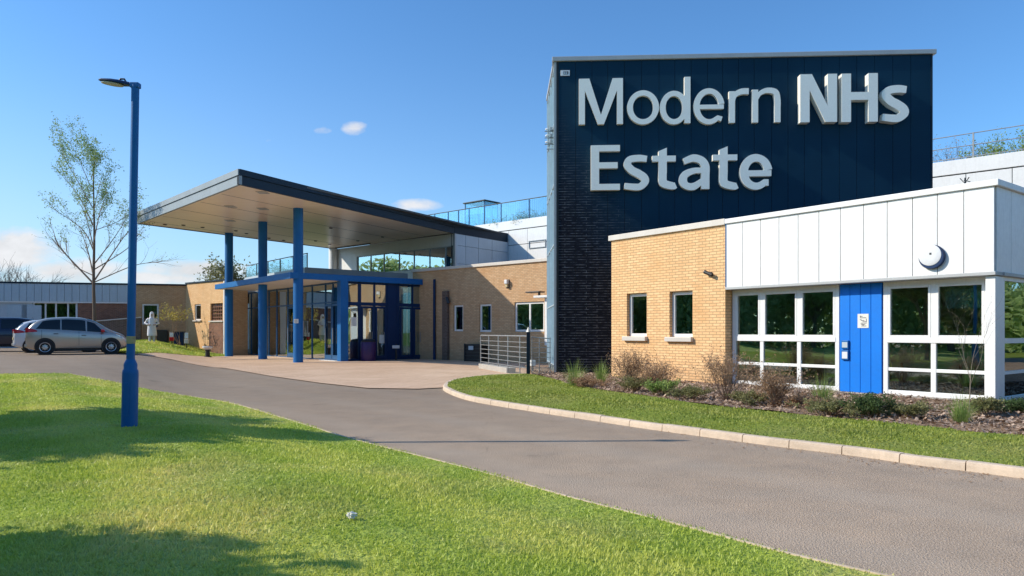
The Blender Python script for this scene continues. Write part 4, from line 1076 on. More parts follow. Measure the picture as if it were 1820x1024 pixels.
# ------------------------------------------------------------ left background building
LF = Frame((-32.2, 45.), (10.4, 2.7))
def left_building():
    f = LF; b = f.thing('annexe_building', 'low background block with pale blue panels over windows and shaded brick', 'building')
    z = .2; zt = 4.62; x0 = -14.; x1 = f.x(330.5); xm = f.x(228)
    zp = f.z(110, 536)
    # panel band
    m = MB(); sx = [f.x(p) for p in np.arange(-220, 229, 13.4)]; sx[-1] = xm
    sx = [x0]+[s for s in sx if s > x0+.2]+[]
    for a, c in zip(sx, sx[1:]): m.box(a+.01, c-.01, -.05, 0, zp, zt-.05)
    m.build('wall_panel', 'pale_blue_panel', b)
    MB().box(x0, xm, .001, .2, zp, zt-.05).build('panel_backing', 'metal_dark', b)
    MB().box(x0, x1+.1, -.09, .4, zt-.045, zt+.06).build('coping', 'fascia_dark', b)
    wx = [(56.5, 79), (79.8, 97.5), (98.5, 119), (120, 136.5)]
    wz0, wz1 = f.z(100, 600), zp-.02
    ops = [(f.x(56.5), f.x(136.5), wz0, wz1)]
    MB().wall(x0, f.x(137.5), -.3, zp, ops, .1, .2).build('lower_wall', 'grey_panel', b)
    window(b, ops[0][0]+.01, ops[0][1]-.01, wz0, wz1-.01, .14, .10, .08, gl='glass', bars=[f.x(79.4), f.x(98), f.x(119.5)])
    MB().wall(f.x(137.5), xm, -.3, zp, [], .05, .2).build('brick_panel', 'brick_red', b)
    MB().box(x0, xm, -.03, .3, zp-.09, zp-.003).build('soffit_trim', 'frame', b)
    wa = (f.x(252), f.x(282), f.z(267, 577), f.z(267, 540))
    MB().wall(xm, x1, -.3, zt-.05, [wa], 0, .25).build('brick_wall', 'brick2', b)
    window(b, wa[0]+.01, wa[1]-.01, wa[2]+.01, wa[3]-.01, .05, .1, .07, gl='glass')
    for k in (12, 38):
        MB().box(f.x(k), f.x(k)+1.1, .04, .098, -.2, zp-.25).build('door_panel', 'pale_blue_panel', b)
    MB().box(x0, x1, .4, 7, zt-.25, zt-.1).build('roof', 'roof', b)
    MB().box(x0, x1, 7, 7.2, -.2, zt-.1).build('rear_wall', 'brick2', b)
    room(b, x0+.2, x1-.3, .4, 4, 0, 3.6)
    # low retaining wall with a sloping coping
    xa, xc = f.x(168, -1.6), f.x(250, -1.6); za, zc = f.z(168, 572, -1.6), f.z(228, 565, -1.6)
    t = f.thing('ramp_wall', 'low dark brick ramp wall with sloping white coping behind the silver car', 'wall', xa, -1.6, 0)
    m = MB(); L = xc-xa
    m.add([(0, 0, -.2), (L, 0, -.2), (L, 0, zc), (0, 0, za), (0, .25, -.2), (L, .25, -.2), (L, .25, zc), (0, .25, za)], [(0, 1, 2, 3), (5, 4, 7, 6), (1, 5, 6, 2), (4, 0, 3, 7), (3, 2, 6, 7)])
    m.build('wall', 'brick_dark', t)
    m = MB(); m.add([(-.03, -.04, za+.003), (L+.03, -.04, zc+.003), (L+.03, -.04, zc+.07), (-.03, -.04, za+.07), (-.03, .29, za+.003), (L+.03, .29, zc+.003), (L+.03, .29, zc+.07), (-.03, .29, za+.07)],
          [(0, 1, 2, 3), (5, 4, 7, 6), (1, 5, 6, 2), (4, 0, 3, 7), (3, 2, 6, 7), (0, 4, 5, 1)]); m.build('coping', 'coping', t)
    # sunlit return wing
    O = f.w(x1, 0); g = Frame((O.x, O.y), (3.3, -2.7)); L = g.x(400)
    b2 = g.thing('annexe_wing', 'short sunlit buff brick wing with two windows left of the blue pillars', 'building')
    w1 = (g.x(346), g.x(357), g.z(351, 569), g.z(351, 541)); w2 = (g.x(374), g.x(396), g.z(385, 570), g.z(385, 539))
    gt = g.z(365, 502)
    MB().wall(.02, L, -.3, gt, [w1, w2], 0, .25).build('brick_wall', 'brick', b2)
    window(b2, w1[0]+.01, w1[1]-.01, w1[2], w1[3]-.01, .05, .07, .06, gl='glass')
    window(b2, w2[0]+.01, w2[1]-.01, w2[2], w2[3]-.01, .1, .06, .06, frame='brick_red', gl='glass_dark', bars=[w2[0]+(w2[1]-w2[0])*k/6 for k in range(1, 6)], hbars=[w2[2]+(w2[3]-w2[2])*k/5 for k in range(1, 5)])
    for o in (w1, w2): MB().box(o[0]-.1, o[1]+.1, -.1, .05, o[2]-.09, o[2]-.003, .008).build('sill', 'coping', b2)
    zz = g.z(385, 571)
    MB().box(g.x(372), L-.12, -.03, -.002, -.2, zz-.12).build('brick_panel', 'brick_red', b2)
    MB().box(L-.1, L+.02, -.06, .3, -.2, gt-.01).build('corner_post', 'frame', b2)
    MB().box(.0, L+.03, -.07, .35, gt+.003, gt+.09).build('coping', 'fascia_dark', b2)
    MB().box(L-.22, L-.1, .25, 1.5, -.2, gt-.01).build('side_wall', 'brick2', b2)
    MB().box(.3, L-.1, 1.5, 1.6, -.2, gt-.09).build('rear_wall', 'brick2', b2)
    MB().box(.2, L-.22, .36, 1.6, gt-.2, gt-.08).build('roof', 'roof', b2)
    room(b2, .3, L-.3, .4, 1.45, 0, 3.4)
    return f, g
LFr, LG = left_building()

# grass strip before the annexe
sp = SP
strip_poly = [V2(p) for p in sp]+[V2(LG.w(LG.x(400), .1)), V2(LG.w(0, .1)), V2(LFr.w(LFr.x(232), .1)), V2(W3(196, 33.5))]
def strip_z(x, y):
    x = np.atleast_1d(np.asarray(x, float)); y = np.atleast_1d(np.asarray(y, float))
    d = dist_poly([V2(p) for p in sp], x, y); return T(x, y)+.03+.38*ss(d/6)
sheet('strip_lawn', strip_poly, strip_z, 'grass', .6)

# ------------------------------------------------------------ grass blades
def blades(name, poly, zf, N, drange, rr, mat, hmin, hmax, wk, groups=None):
    d = rng.uniform(drange[0], drange[1], N); r = rng.uniform(rr[0], rr[1], N)
    X = d*r; Y = d; k = inside(poly, X, Y); X, Y, d = X[k], Y[k], d[k]; Z = zf(X, Y)-.008
    n = len(X); a = rng.uniform(0, 2*np.pi, n); h = rng.uniform(hmin, hmax, n)*(1+.35*np.sin(X*2.1)*np.sin(Y*1.7)); w = (.0035+wk*d)*rng.uniform(.7, 1.3, n)
    la = rng.uniform(0, 2*np.pi, n); ll = h*rng.uniform(.15, .9, n)
    v = np.empty((n, 3, 3)); ca, sa = np.cos(a)*w, np.sin(a)*w
    v[:, 0] = np.stack([X-ca, Y-sa, Z], 1); v[:, 1] = np.stack([X+ca, Y+sa, Z], 1); v[:, 2] = np.stack([X+ll*np.cos(la), Y+ll*np.sin(la), Z+h], 1)
    me = bpy.data.meshes.new(name); me.vertices.add(n*3); me.vertices.foreach_set('co', v.ravel()); me.loops.add(n*3); me.loops.foreach_set('vertex_index', np.arange(n*3))
    me.polygons.add(n); me.polygons.foreach_set('loop_start', np.arange(n)*3); me.polygons.foreach_set('loop_total', np.full(n, 3)); me.update(calc_edges=True)
    me.materials.append(M[mat]); o = bpy.data.objects.new(name, me); col.objects.link(o); return o
tag(blades('lawn_grass', lawn_poly, lawn_z, 700000, (3., 25.), (-.95, .75), 'blade', .014, .040, .0009), 'short patchy lawn grass in the foreground', 'grass', kind='stuff')
tag(blades('verge_grass', verge_poly_in, verge_z, 170000, (4., 23.), (-.1, 1.1), 'blade_v', .018, .045, .0009), 'green grass of the verge behind the kerb', 'grass', kind='stuff')
tag(blades('strip_grass', strip_poly, strip_z, 60000, (30., 50.), (-.62, -.38), 'blade', .04, .12, .0006), 'grass strip beside the annexe wall', 'grass', kind='stuff')
# grass tufts overhanging the lawn edge
def chips(name, poly, zf, N, mat):
    X = rng.uniform(min(p[0] for p in poly), 16, N); Y = rng.uniform(5, 24.5, N); k = inside(poly, X, Y); X, Y = X[k], Y[k]; Z = zf(X, Y)+.008
    n = len(X); a = rng.uniform(0, np.pi, n); L = rng.uniform(.012, .05, n); W = L*rng.uniform(.25, .6, n); t1 = rng.uniform(-.02, .03, n)
    v = np.empty((n, 4, 3))
    for i, (s, q) in enumerate(((-1, -1), (1, -1), (1, 1), (-1, 1))):
        v[:, i] = np.stack([X+s*L*np.cos(a)-q*W*np.sin(a), Y+s*L*np.sin(a)+q*W*np.cos(a), Z+s*t1+q*.006+.012], 1)
    me = bpy.data.meshes.new(name); me.vertices.add(n*4); me.vertices.foreach_set('co', v.ravel()); me.loops.add(n*4); me.loops.foreach_set('vertex_index', np.arange(n*4))
    me.polygons.add(n); me.polygons.foreach_set('loop_start', np.arange(n)*4); me.polygons.foreach_set('loop_total', np.full(n, 4)); me.update(calc_edges=True)
    t = NT('bark_chip'); q = t.noise(t.pos(), 22, 2); c = t.mix(t.ramp(q, .35, .65), (.17, .10, .065), (.60, .44, .33)); me.materials.append(t.fin(t.bsdf(c, .9)))
    o = bpy.data.objects.new(name, me); col.objects.link(o); return o
tag(chips('bark_chips', bed_poly, bed_z, 60000, None), 'brown bark chips covering the planting bed', 'mulch', kind='stuff')
def litter(N):
    m = MB()
    for _ in range(N):
        i = random.randrange(20, len(kerb_line)-14); p = kerb_line[i].lerp(kerb_line[i+1], random.random()); d = (kerb_line[i+1]-kerb_line[i]).normalized()
        o = abs(random.gauss(0, .28))+.03; x = p.x+d.y*o; y = p.y-d.x*o; z = .006; s = random.uniform(.006, .02); a = random.uniform(0, 6)
        m.add([(x+s*math.cos(a+k), y+s*math.sin(a+k), z+random.uniform(0, .008)) for k in (0, 1.4, 3.1, 4.4)], [(0, 1, 2, 3)])
    return m.build('gutter_litter', 'leaf_b')
tag(litter(420), 'fine dry leaf litter in the gutter below the kerb', 'litter', kind='stuff')

# ------------------------------------------------------------ plants
def leaves_mesh(name, P, size, mat, parent, droop=.3):
    n = len(P); P = np.asarray(P)
    d = rng.normal(size=(n, 3)); d /= np.linalg.norm(d, axis=1)[:, None]; e = np.cross(d, rng.normal(size=(n, 3))); e /= np.linalg.norm(e, axis=1)[:, None]
    s = size*rng.uniform(.6, 1.3, n)[:, None]; v = np.empty((n, 4, 3)); v[:, 0] = P-d*s; v[:, 1] = P+e*s*.45; v[:, 2] = P+d*s; v[:, 3] = P-e*s*.45
    me = bpy.data.meshes.new(name); me.vertices.add(n*4); me.vertices.foreach_set('co', v.ravel()); me.loops.add(n*4); me.loops.foreach_set('vertex_index', np.arange(n*4))
    me.polygons.add(n); me.polygons.foreach_set('loop_start', np.arange(n)*4); me.polygons.foreach_set('loop_total', np.full(n, 4)); me.update(calc_edges=True)
    me.materials.append(M[mat]); o = bpy.data.objects.new(name, me); col.objects.link(o); o.parent = parent; return o
def branch(m, p, d, L, r, depth, tips, spread=.6, up=.15, seg=3, kids=3, n=5, wob=.12):
    path = [p]; q = p; dd = d
    for k in range(seg):
        dd = (dd+Vector((random.gauss(0, wob), random.gauss(0, wob), random.gauss(0, wob)+up*.3))).normalized(); q = q+dd*L/seg; path.append(q)
    m.tube(path, [r*(1-.55*k/seg) for k in range(seg+1)], n, False)
    if depth <= 0: tips += path[1:]; return
    if depth == 1: tips += path[2:]
    for k in range(kids):
        t = random.uniform(.35, 1) if k else 1.; i = min(int(t*seg), seg-1); b = path[i].lerp(path[i+1], t*seg-i)
        ax = Vector((random.gauss(0, 1), random.gauss(0, 1), random.gauss(0, .6))).normalized()
        nd = (dd+ax*spread+Vector((0, 0, up))).normalized()
        branch(m, b, nd, L*random.uniform(.55, .8), r*.5, depth-1, tips, spread, up, seg, kids, max(3, n-1), wob)

def young_tree():
    D = 38.; x = (167-CX)/F*D; z0 = float(T(x, D))
    t = thing('young_tree', 'slender young tree with sparse fresh leaves behind the silver car', 'tree', (x, D, z0))
    zf = EYE+(HY-505)*D/F-z0; zt = EYE+(HY-250)*D/F-z0
    m = MB(); tr = [Vector((.02*math.sin(k), 0, zt*k/14)) for k in range(14)]+[Vector((-.25, 0, zt*.985))]
    m.tube(tr, [.10*(1-.93*k/14)+.006 for k in range(15)], 8); m.build('trunk', 'bark', t, True)
    m = MB(); tips = []; random.seed(11)
    def W(px, py): return Vector(((px-167)/F*D, random.uniform(-.8, .8), EYE+(HY-py)*D/F-z0))
    limbs = [((165, 503), (105, 440), (92, 412), .05), ((165, 503), (225, 470), (262, 462), .035), ((167, 500), (205, 430), (225, 395), .045), ((167, 495), (140, 440), (112, 395), .045),
             ((167, 470), (190, 420), (210, 370), .035), ((166, 445), (140, 405), (74, 362), .035), ((166, 440), (150, 380), (128, 345), .03), ((167, 430), (185, 380), (205, 345), .03), ((165, 400), (140, 350), (108, 312), .03),
             ((165, 385), (180, 345), (192, 322), .025), ((165, 370), (150, 320), (140, 285), .025), ((165, 340), (175, 310), (182, 300), .02), ((166, 480), (215, 440), (228, 410), .035), ((166, 490), (125, 470), (105, 440), .03), ((166, 410), (195, 390), (222, 360), .025), ((160, 330), (152, 290), (143, 260), .02), ((162, 320), (168, 280), (160, 262), .02)]
    for a, b, c, r in limbs:
        pa, pb, pc = W(*a), W(*b), W(*c); pa.y = 0; pc.y = pb.y*1.8
        path = catmull([pa, pb, pc], 5); m.tube(path, [r*(1-.8*k/(len(path)-1)) for k in range(len(path))], 6, False); tips += path[5:]
        for k in range(9):
            i = random.randrange(2, len(path)-1); d = (path[i+1]-path[i]).normalized(); ax = Vector((random.gauss(0, 1), random.gauss(0, 1), random.gauss(0, .5)+.3)).normalized()
            branch(m, path[i], (d+ax*.7).normalized(), random.uniform(.5, 1.1), r*.3, 1, tips, .6, .2, 3, 3, 4)
    m.build('crown', 'twig', t)
    P = []
    for p in tips:
        h = (p.z-zf)/(zt-zf); pr = ss(np.array([(h-.22)/.4]))[0]
        if random.random() < .12+.8*pr:
            for _ in range(int(2+8*pr)): P.append([p.x+random.gauss(0, .10), p.y+random.gauss(0, .10), p.z+random.gauss(0, .10)])
    leaves_mesh('foliage', P, .048, 'leaf_y', t)
young_tree()

def bare_tree(px, ptop, D, wpx, label, leafy=0, name='bare_tree', z0=0., mat='leaf', group=None, base_lat=None, sz=.12, seed=0, leafn=6, deep=4):
    random.seed(seed); x = (px-CX)/F*D if base_lat is None else base_lat; H = EYE+(HY-ptop)*D/F-z0 if ptop else wpx
    t = thing(name, label, 'tree', (x, D, z0), 0, group)
    R_ = H*.42; m = MB(); m.tube([(0, 0, -.1), (0.03, 0, H*.16), (0, .05, H*.34)], [H*.026, H*.02, H*.016], 8); m.build('trunk', 'bark', t, True)
    m = MB(); tips = []
    for k in range(7):
        a = 6.28*k/7+random.uniform(-.3, .3); e = random.uniform(.5, 1.2)
        branch(m, Vector((0, 0, H*random.uniform(.2, .34))), Vector((math.cos(a)*math.cos(e), math.sin(a)*math.cos(e), math.sin(e))), H*.27, H*.010, deep-1, tips, .55, .12, 3, 4 if deep < 5 else 3, 5, .14)
    mz = max(p.z for p in tips); k = H/mz
    m.v = [(a*k, b*k, c*k) for a, b, c in m.v]; tips = [p*k for p in tips]
    m.build('crown', 'bark_pale' if not leafy else 'bark', t)
    if leafy:
        P = []
        for p in tips:
            for _ in range(leafn): P.append([p.x+random.gauss(0, H*.035), p.y+random.gauss(0, H*.035), p.z+random.gauss(0, H*.035)])
        leaves_mesh('foliage', P, sz, mat, t)
    return t
bare_tree(20, 450, 72, 60, 'bare round tree rising behind the annexe roof at far left', seed=1)
bare_tree(72, 485, 78, 60, 'lower bare tree behind the annexe roof beside the round one', seed=2)
bare_tree(446, 462, 62, 40, 'leafy green tree with bare top seen between the blue pillars', 1, 'leafy_tree', mat='leaf', seed=3, sz=.13, leafn=5)
bare_tree(1690, 238, 44, 60, 'bare tree behind the rooftop railing next to the dark tower', seed=4)
bare_tree(1800, 222, 42, 60, 'green leafed tree behind the rooftop railing at far right', 1, 'leafy_tree', mat='leaf_y', seed=5, sz=.09, leafn=4)
def roof_plant(px, ptop, y, label, mat, wf, seed, n=7, sz=.05):
    x = RF.x(px, y); P = RF.w(x, y); z0 = 7.6; H = RF.z(px, ptop, y)-z0; random.seed(seed)
    t = thing('rooftop_shrub', label, 'shrub', (P.x, P.y, z0)); m = MB(); tips = []
    for k in range(14):
        a = random.uniform(0, 6.28); branch(m, Vector((random.uniform(-.4, .4)*wf, 0, 0)), Vector((math.cos(a)*.5*wf, math.sin(a)*.3, 1)).normalized(), H*.5, .02, 2, tips, .6, .1, 3, 3, 4)
    mz = max(p.z for p in tips); mx = np.percentile([abs(p.x) for p in tips], 90); kx = H*wf*.5/mx
    m.v = [(a*kx, b, c*H/mz) for a, b, c in m.v]; m.build('stem', 'bark_pale', t)
    leaves_mesh('foliage', [[p.x*kx+random.gauss(0, .12), p.y+random.gauss(0, .12), p.z*H/mz+random.gauss(0, .1)] for p in tips for _ in range(n)], sz, mat, t)
roof_plant(1672, 243, 2.2, 'bare twiggy rooftop shrub beside the dark tower edge behind the railing', 'leaf_b', 1.2, 1, 1, .04)
roof_plant(1712, 262, 2.6, 'lower bare rooftop shrub left of the railing post', 'leaf_b', 1.4, 2, 1, .04)
roof_plant(1760, 262, 2.6, 'pale rooftop shrub between the railing post and the green bush', 'leaf', 1.3, 6, 3, .04)
roof_plant(1805, 228, 2.0, 'rounded green rooftop bush behind the railing at the right frame edge', 'leaf_y', 1.5, 3, 9)
roof_plant(955, 372, 1.4, 'green rooftop shrub behind the glass balustrade nearest the dark tower', 'leaf', 1.1, 4, 7, .05)
roof_plant(925, 376, 1.5, 'spreading green rooftop shrub in the middle of the glass balustrade', 'leaf_y', 1.5, 5, 6, .05)
roof_plant(885, 383, 1.5, 'low green rooftop shrub right of the glazed rooftop box', 'leaf', 1.3, 7, 6, .05)
# trees standing left of the lawn: they shade it and show in the windows
for i, (x, y, h, s, lab) in enumerate(((-11.6, 9.5, 5.0, .13, 'dense tree beside the lawn left of the street lamp'), (-6.9, 2.45, 3.9, .09, 'small dense tree at the near left corner of the lawn'),
                         (-27, 4, 9, .2, 'tall tree far left across the lawn'), (-30, -4, 10, .2, 'tallest tree at the far left end of the lawn'), (-22, -12, 9, .2, 'broad tree standing behind the viewpoint to the left'), (-36, 11, 8, .2, 'tree by the car park edge at far left'), (-12, -19, 9, .2, 'tree standing straight behind the viewpoint'))):
    bare_tree(0, None, y, h, lab, 1, 'leafy_tree', lz(x, y)-.05, 'leaf_w' if i > 1 else 'leaf', 'trees left of the lawn', x, s*1.15, 20+i, 9 if i > 1 else 12)

def woodland():
    N = 150000; t = rng.uniform(0, 1, N); pth = np.array([(-58, 52), (-53, 38), (-46, 22), (-38, 12), (-41, 0), (-38, -16), (-28, -27), (-12, -34), (6, -36), (20, -33), (38, -22), (47, 0), (52, 22), (60, 46)]); k = t*(len(pth)-1); i = np.minimum(k.astype(int), len(pth)-2); f = (k-i)[:, None]
    P = pth[i]*(1-f)+pth[i+1]*f; top = 8.5+2.2*np.sin(t*31)+1.4*np.sin(t*77+1)+.8*np.sin(t*190)
    z = rng.uniform(0, 1, N)**.8*top; X = P[:, 0]+rng.normal(0, 1.3, N); Y = P[:, 1]+rng.normal(0, 1.3, N)
    o = leaves_mesh('woodland', np.stack([X, Y, z], 1), .34, 'leaf_w', None); tag(o, 'far off belt of dense trees round the lawn mirrored in the office windows', 'woodland', kind='stuff')
woodland()
def shrub(px, py, hpx, wpx, kind, label):
    g = G(px, py, lambda x, y: .13); k = g.y/F; h = hpx*k*1.05; w = wpx*k*.5
    random.seed(int(px)); name = {'t': 'grass_tuft', 'b': 'twiggy_shrub', 'l': 'low_shrub', 's': 'sapling'}[kind[0]]
    t = thing(name, label, 'plant' if kind[0] != 't' else 'grass tuft', (g.x, g.y, .13)); m = MB()
    if kind[0] == 't':
        n = 260
        for _ in range(n):
            a = random.uniform(0, 6.28); e = random.uniform(.1, 1.5); L = h*random.uniform(.3, 1.15)*(1.15-.3*e); b = Vector((math.cos(a), math.sin(a), 0))*w*.4*random.random()
            tip = b+Vector((math.cos(a)*w*e, math.sin(a)*w*e, L)); mid = b.lerp(tip, .5)+Vector((0, 0, L*.18))
            s = Vector((-math.sin(a), math.cos(a), 0))*.0032
            m.add([b-s, b+s, mid+s*.8, mid-s*.8, tip], [(0, 1, 2, 3), (3, 2, 4)])
        m.build('blade_cluster', kind[1:], t)
    elif kind[0] == 's':
        tips = []; m.tube([(0, 0, 0), (.03, 0, h*.45)], [.010, .007], 6)
        for k2 in range(4): branch(m, Vector((.03, 0, h*(.3+.05*k2))), Vector((random.gauss(0, .25), random.gauss(0, .2), 1)).normalized(), h*.42, .0045, 2, tips, .35, .25, 4, 3, 4)
        m.build('stem', 'bark_pale', t)
        leaves_mesh('bud_cluster', [[p.x, p.y, p.z] for p in tips[::4]], .01, 'leaf_b', t)
    else:
        tips = []; n = 42 if kind[0] == 'b' else 20
        for _ in range(n):
            a = random.uniform(0, 6.28); e = random.random(); d = Vector((math.cos(a)*w*e*1.2, math.sin(a)*w*e*1.0, h*random.uniform(.8, 1.1))).normalized()
            branch(m, Vector((math.cos(a)*.06*e, math.sin(a)*.06*e, 0)), d, h*random.uniform(.45, .75), .0075, 2, tips, .5, .12, 3, 3, 3, .13)
        mz = max(p.z for p in tips); mr = np.percentile([abs(p.x) for p in tips], 86); kz = h/mz; kr = w/mr
        m.v = [(a*kr, b*kr, c*kz) for a, b, c in m.v]; m.build('stem', 'twig', t)
        P = []; dens = 2 if kind[0] == 'b' else 5
        for p in tips:
            
            for _ in range(dens): P.append([p.x*kr+random.gauss(0, .025), p.y*kr+random.gauss(0, .025), max(.02, p.z*kz+random.gauss(0, .02))])
        leaves_mesh('foliage', P, .019 if kind[0] == 'b' else .021, kind[1:], t)
    return t
SH = [(1020, 686, 42, 56, 'tleaf_y', 'wispy green grass tuft at the foot of the dark tower'), (1045, 688, 18, 44, 'lleaf_b', 'low brown shrub beside the wispy tuft below the tower'), (1068, 680, 36, 34, 'tleaf_y', 'small grass tuft at the tower and brick wing corner'),
      (1122, 694, 80, 50, 'bleaf_b', 'tall open twiggy shrub below the left brick window'), (1130, 696, 28, 44, 'lleaf', 'low green shrub at the foot of the open twiggy shrub'),
      (1170, 698, 62, 56, 'bleaf_b', 'rounded brown twiggy shrub left of the right brick window'), (1175, 703, 28, 40, 'lleaf_y', 'green underplanting at the foot of the rounded brown shrub'), (1228, 709, 24, 46, 'lleaf', 'low green cushion shrub below the right brick window'),
      (1290, 712, 92, 78, 'bleaf_b', 'largest twiggy grey brown shrub at the brick wall end'), (1335, 718, 26, 60, 'lleaf', 'low olive shrub right of the largest twiggy shrub'), (1378, 724, 78, 56, 'bleaf_b', 'dark twiggy shrub in front of the middle window panes'),
      (1428, 727, 26, 62, 'lleaf_b', 'low dark brown shrub below the third window pane'), (1462, 722, 54, 56, 'tleaf_y', 'bright green feathery tuft left of the blue door'), (1474, 738, 30, 64, 'lleaf', 'low spreading olive shrub in front of the feathery tuft'), 
      (1553, 742, 42, 50, 'lleaf_d', 'dense dark green shrub at the foot of the blue door'), (1608, 744, 30, 56, 'lleaf', 'low pale green shrub right of the blue door'), (1708, 750, 48, 60, 'tleaf_y', 'large green grass tuft under the right end window'),
      (1722, 744, 165, 34, 's', 'thin leafless sapling in front of the right end window'), (1752, 738, 30, 34, 'lleaf', 'small green shrub at the white corner post'), (1800, 735, 26, 50, 'lleaf_d', 'dark green plant beyond the corner of the wing')]
for a in SH: shrub(*a)

def skinned(name, verts, edges, rad, mat, parent, sub=2):
    me = bpy.data.meshes.new(name); me.from_pydata(verts, edges, []); o = bpy.data.objects.new(name, me); col.objects.link(o)
    m1 = o.modifiers.new('s', 'SKIN'); m2 = o.modifiers.new('d', 'SUBSURF'); m2.levels = sub
    for i, r_ in enumerate(rad): me.skin_vertices[0].data[i].radius = (r_, r_) if not isinstance(r_, tuple) else r_
    me.skin_vertices[0].data[0].use_root = True
    bpy.context.view_layer.update(); dg = bpy.context.evaluated_depsgraph_get(); nm = bpy.data.meshes.new_from_object(o.evaluated_get(dg)); o.modifiers.clear(); o.data = nm
    nm.materials.clear(); nm.materials.append(M[mat] if isinstance(mat, str) else mat); nm.name = name
    for p in nm.polygons: p.use_smooth = True
    o.parent = parent; return o
def person(loc):
    t = thing('person', 'person in a long white coat and hood standing with bent arms before the annexe window', 'person', loc, R(25))
    V = [(0, 0, 1.0), (0, 0, 1.22), (0, .01, 1.45), (0, .01, 1.56), (0, -.01, 1.66), (0, -.01, 1.80)]; E = [(0, 1), (1, 2), (2, 3), (3, 4), (4, 5)]; rd = [(.16, .11), (.15, .11), (.17, .11), .055, .085, .075]
    for sd_ in (-1, 1):
        b = len(V); V += [(sd_*.10, 0, .92), (sd_*.11, -.02, .50), (sd_*.12, .02, .10), (sd_*.12, -.13, .035)]; E += [(0, b), (b, b+1), (b+1, b+2), (b+2, b+3)]; rd += [.095, .062, .045, .035]
        b = len(V); V += [(sd_*.21, .01, 1.45), (sd_*.36, .05, 1.20), (sd_*.20, -.12, 1.10), (sd_*.15, -.17, 1.09)]; E += [(2, b), (b, b+1), (b+1, b+2), (b+2, b+3)]; rd += [.06, .045, .03, .028]
        h = len(V)-1
        for k in range(5):
            o_ = (k-2)*.014; L_ = (.05, .07, .075, .07, .055)[k]; c = len(V)
            V += [(sd_*(.14-.2*L_), -.18, 1.09+o_), (sd_*(.13-.5*L_), -.185-.3*L_, 1.085+o_), (sd_*(.12-.9*L_), -.175-.1*L_, 1.08+o_)]; E += [(h, c), (c, c+1), (c+1, c+2)]; rd += [.009, .008, .007]
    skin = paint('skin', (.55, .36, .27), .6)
    skinned('body', V, E, rd, skin, t)
    white = paint('white_cloth', (.80, .80, .86), .85)
    def loft(name, secs, mt, n=24):
        m = MB()
        for cx, cy, rx, ry, z in secs:
            for k in range(n):
                q_ = 6.2832*k/n; f_ = 1+.05*math.sin(5*q_+z*4); m.v.append((cx+rx*f_*math.cos(q_), cy+ry*f_*math.sin(q_), z))
        for i in range(len(secs)-1):
            for k in range(n): m.f.append((i*n+k, i*n+(k+1) % n, (i+1)*n+(k+1) % n, (i+1)*n+k))
        m.f.append(tuple(range((len(secs)-1)*n, len(secs)*n))); return m.build(name, mt, t, True)
    loft('coat', [(0, 0, .27, .20, .42), (0, 0, .25, .18, .75), (0, 0, .225, .155, 1.02), (0, 0, .205, .15, 1.2), (0, .01, .235, .15, 1.38), (0, .01, .225, .13, 1.47), (0, .01, .13, .10, 1.54), (0, .01, .10, .09, 1.57)], white)
    loft('hood', [(0, .02, .12, .11, 1.55), (0, .03, .13, .13, 1.66), (0, .03, .12, .125, 1.78), (0, .03, .08, .09, 1.875), (0, .03, .02, .02, 1.90)], white)
    for sd_ in (-1, 1): MB().tube([(sd_*.17, .01, 1.46), (sd_*.28, .03, 1.33), (sd_*.375, .05, 1.19), (sd_*.29, -.04, 1.14), (sd_*.215, -.10, 1.105)], [.085, .075, .068, .058, .05], 14).build('sleeve', white, t, True)
    for sd_ in (-1, 1): MB().tube([(sd_*.10, 0, .5), (sd_*.12, .02, .10)], [.085, .07], 12).build('trouser_leg', M['grey_panel'], t, True); MB().box(sd_*.12-.045, sd_*.12+.045, -.18, .06, 0, .08, .02).build('shoe', 'white_plastic', t)
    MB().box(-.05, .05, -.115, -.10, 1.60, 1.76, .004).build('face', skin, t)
    for sd_ in (-1, 1): MB().lathe([(.012, 0), (.008, .006)], (sd_*.028, -.118, 1.70), 8, 'y').build('eye', 'ink', t)
    MB().tube([(.26, .12, .95), (.30, .13, 1.25), (.22, .1, 1.55)], [.05, .07, .05], 10).build('shoulder_bag', 'blue_dark', t, True)
